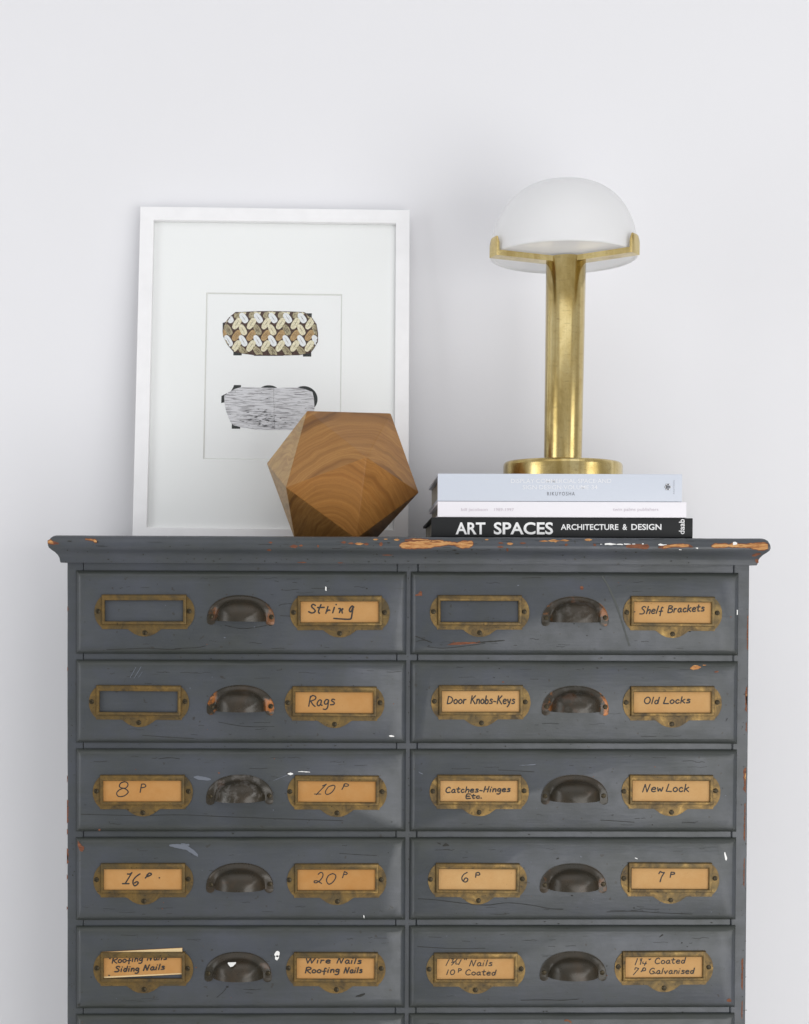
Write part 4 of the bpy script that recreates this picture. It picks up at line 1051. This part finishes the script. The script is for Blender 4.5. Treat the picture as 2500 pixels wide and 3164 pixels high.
def tx3(mb, s):
    put_text(mb, 'ART', 1408, 1500, 1614, 1651, s, 0, .022)
    put_text(mb, 'SPACES', 1526, 1709, 1613.5, 1651.5, s, 0, .022)
    put_text(mb, 'ARCHITECTURE', 1733, 1911, 1619.5, 1637.5, s, 0, .016)
    put_text(mb, '&', 1924, 1938, 1619.5, 1637.5, s, 0, .016)
    put_text(mb, 'DESIGN', 1951, 2044, 1619, 1637.5, s, 0, .016)
    put_text(mb, 'daab', 2098, 2115.5, 1604, 1650.5, s, 0, .010, up=True)
def tx2(mb, s):
    put_text(mb, 'bill jacobson', 1425, 1507, 1569.5, 1581.5, s, 0, .008)
    put_text(mb, '1989-1997', 1527, 1588, 1570, 1579, s, 0, .008)
    put_text(mb, 'twin palms publishers', 1894, 2035, 1569, 1581.5, s, 0, .008)
def tx1(mb, s):
    put_text(mb, 'DISPLAY\u00b7COMMERCIAL\u00b7SPACE\u00b7AND', 1579, 1889, 1479.5, 1492.5, s, 1, .002)
    put_text(mb, 'SIGN\u00b7DESIGN\u00b7VOLUME\u00b734', 1615, 1846, 1499, 1512, s, 1, .002)
    put_text(mb, 'RIKUYOSHA', 1691, 1776, 1520, 1531, s, 0, -.004, space=1.35)
    put_text(mb, 'RIKUYOSHA', 2080.5, 2084.5, 1484, 1526, s, 2, 0, up=True, space=1.3)
    # publisher's mark: a ring of dots on three bars
    tx = mb; mb = MB()
    for (v_, a, b) in ((1497.5, 2059, 2068), (1504.5, 2056, 2072), (1511.5, 2059, 2068)):
        ribbon(mb, [(a, v_), (b, v_)], 5.2, s, 0, .0003, .9, False, 0)
    for (v_, a, b) in ((1500, 2057, 2060), (1509, 2057, 2060)): ribbon(mb, [(a-1, 1504.5), (b, v_)], 5, s, 0, .00034, .9, False, 0)
    for (u_, v_) in ((2060.5, 1497.3), (2068.5, 1497.3), (2056.5, 1504.5), (2073, 1504.5), (2060.5, 1511.7), (2068.5, 1511.7)): speck(mb, u_, v_, 2.1, s, 1, .0006, random.Random(1))
    mb.build('emblem', [T_DARK, T_WHITE], tx[0])
book('art_book', 'thick black book lettered ART SPACES, bottom of the stack', 1333, 2140, 1602, 1660, z1-.0002, z0+.0002, BLACKB, tx3, textmats=[T_WHITE], depth=.29, round_=.0022)
book('art_book', 'thin white book with faint lettering, middle of the stack', 1352.7, 2121, 1551, 1600, z2-.0002, z1+.0002, WHITEB, tx2, textmats=[T_PINK], depth=.27, round_=.0010)
book('art_book', 'thick pale grey-blue book on top of the stack, under the lamp', 1352.7, 2107.5, 1462, 1548, z3-.0002, z2+.0002, GREYB, tx1, textmats=[T_DARK, T_EMB, simple('grey_small_lettering', (.25, .26, .29), .5), T_WHITE], depth=.28, round_=.0008)

# ------------------------------------------------------------ lamp
LX = at(1738.4, 1461, .14).x
lamp = thing('table_lamp', 'brass table lamp with a white glass dome held by prongs, standing on the books', 'lamp', (LX, .14, z3), (0, .0095, 0))
zl = lambda z: z-z3
mb = MB(); R0 = .0807
mb.lathe([(R0-.002, 0), (R0, .0012), (R0, .0195), (R0-.0006, .0222), (R0-.0022, .0243), (R0-.0045, .0252), (.0262, .0256)], 96)
mb.build('lamp_base', LBRASS, lamp, smooth=40)
mb = MB(); HT = zl(.4285)
mb.lathe([(.0256, .0257), (.0256, .027), (.0270, HT-.0008), (.0264, HT), (.022, HT), (.022, HT-.02)], 96)
mb.build('stem', LBRASS, lamp, smooth=40)
aB, aT, pT = zl(.4208), zl(.4282), zl(.4478)
for az in (-69.5, 50.5, 170.5):
    a = math.radians(az); d = Vector((math.sin(a), -math.cos(a), 0)); pr = Vector((d.y, -d.x, 0))
    hwid = .0105; mb = MB()
    # L-shaped bar: profile along d, extruded across
    sec = [(.018, aB), (.1080, aB), (.1080, pT-.004), (.1072, pT-.0012), (.1058, pT), (.1050, pT-.0006), (.1040, pT-.003), (.1040, aT), (.018, aT)]
    # rounded shoulders on the prong: several slices across the width
    sl = []
    for k in range(9):
        s_ = -hwid+2*hwid*k/8; dropz = 0.0
        q = abs(s_)/hwid
        if q > .5: dropz = (1-math.sqrt(max(0, 1-((q-.5)/.5)**2)))*.0065
        ring = []
        for (r_, z_) in sec:
            zz = z_-dropz if z_ > aT+.004 else z_
            p = d*r_+pr*s_; ring.append((p.x-.0028, p.y, zz))
        sl.append(ring)
    mb.rings(sl, True, 0)
    for ring in (sl[0], sl[-1]):
        tt = tessellate_polygon([[Vector((q_[0]*d.x+q_[1]*d.y, q_[2], 0)) for q_ in ring]])
        ii = [mb.vert(q_) for q_ in ring]
        for q_ in tt: mb.face([ii[i] for i in q_])
    mb.build('arm', LBRASS, lamp, smooth=35)
# glass dome
mb = MB(); RD = .1000; zr = zl(.4290); HD = .1030
pr_ = [(0.0005, zr+.0022), (.06, zr+.0022), (RD-.006, zr+.0022), (RD-.0045, zr+.0018), (RD-.0035, zr+.0002), (RD-.0018, zr-.0000), (RD-.0004, zr+.0006), (RD, zr+.0024)]
for i in range(1, 25):
    t = i/24*PI/2
    pr_.append((max(.0004, RD*math.cos(t)**.76), zr+.0024+(HD-.0024)*math.sin(t)))
mb.lathe(pr_, 128, (-.0035, 0))
mb.build('glass_shade', OPAL, lamp, smooth=60)
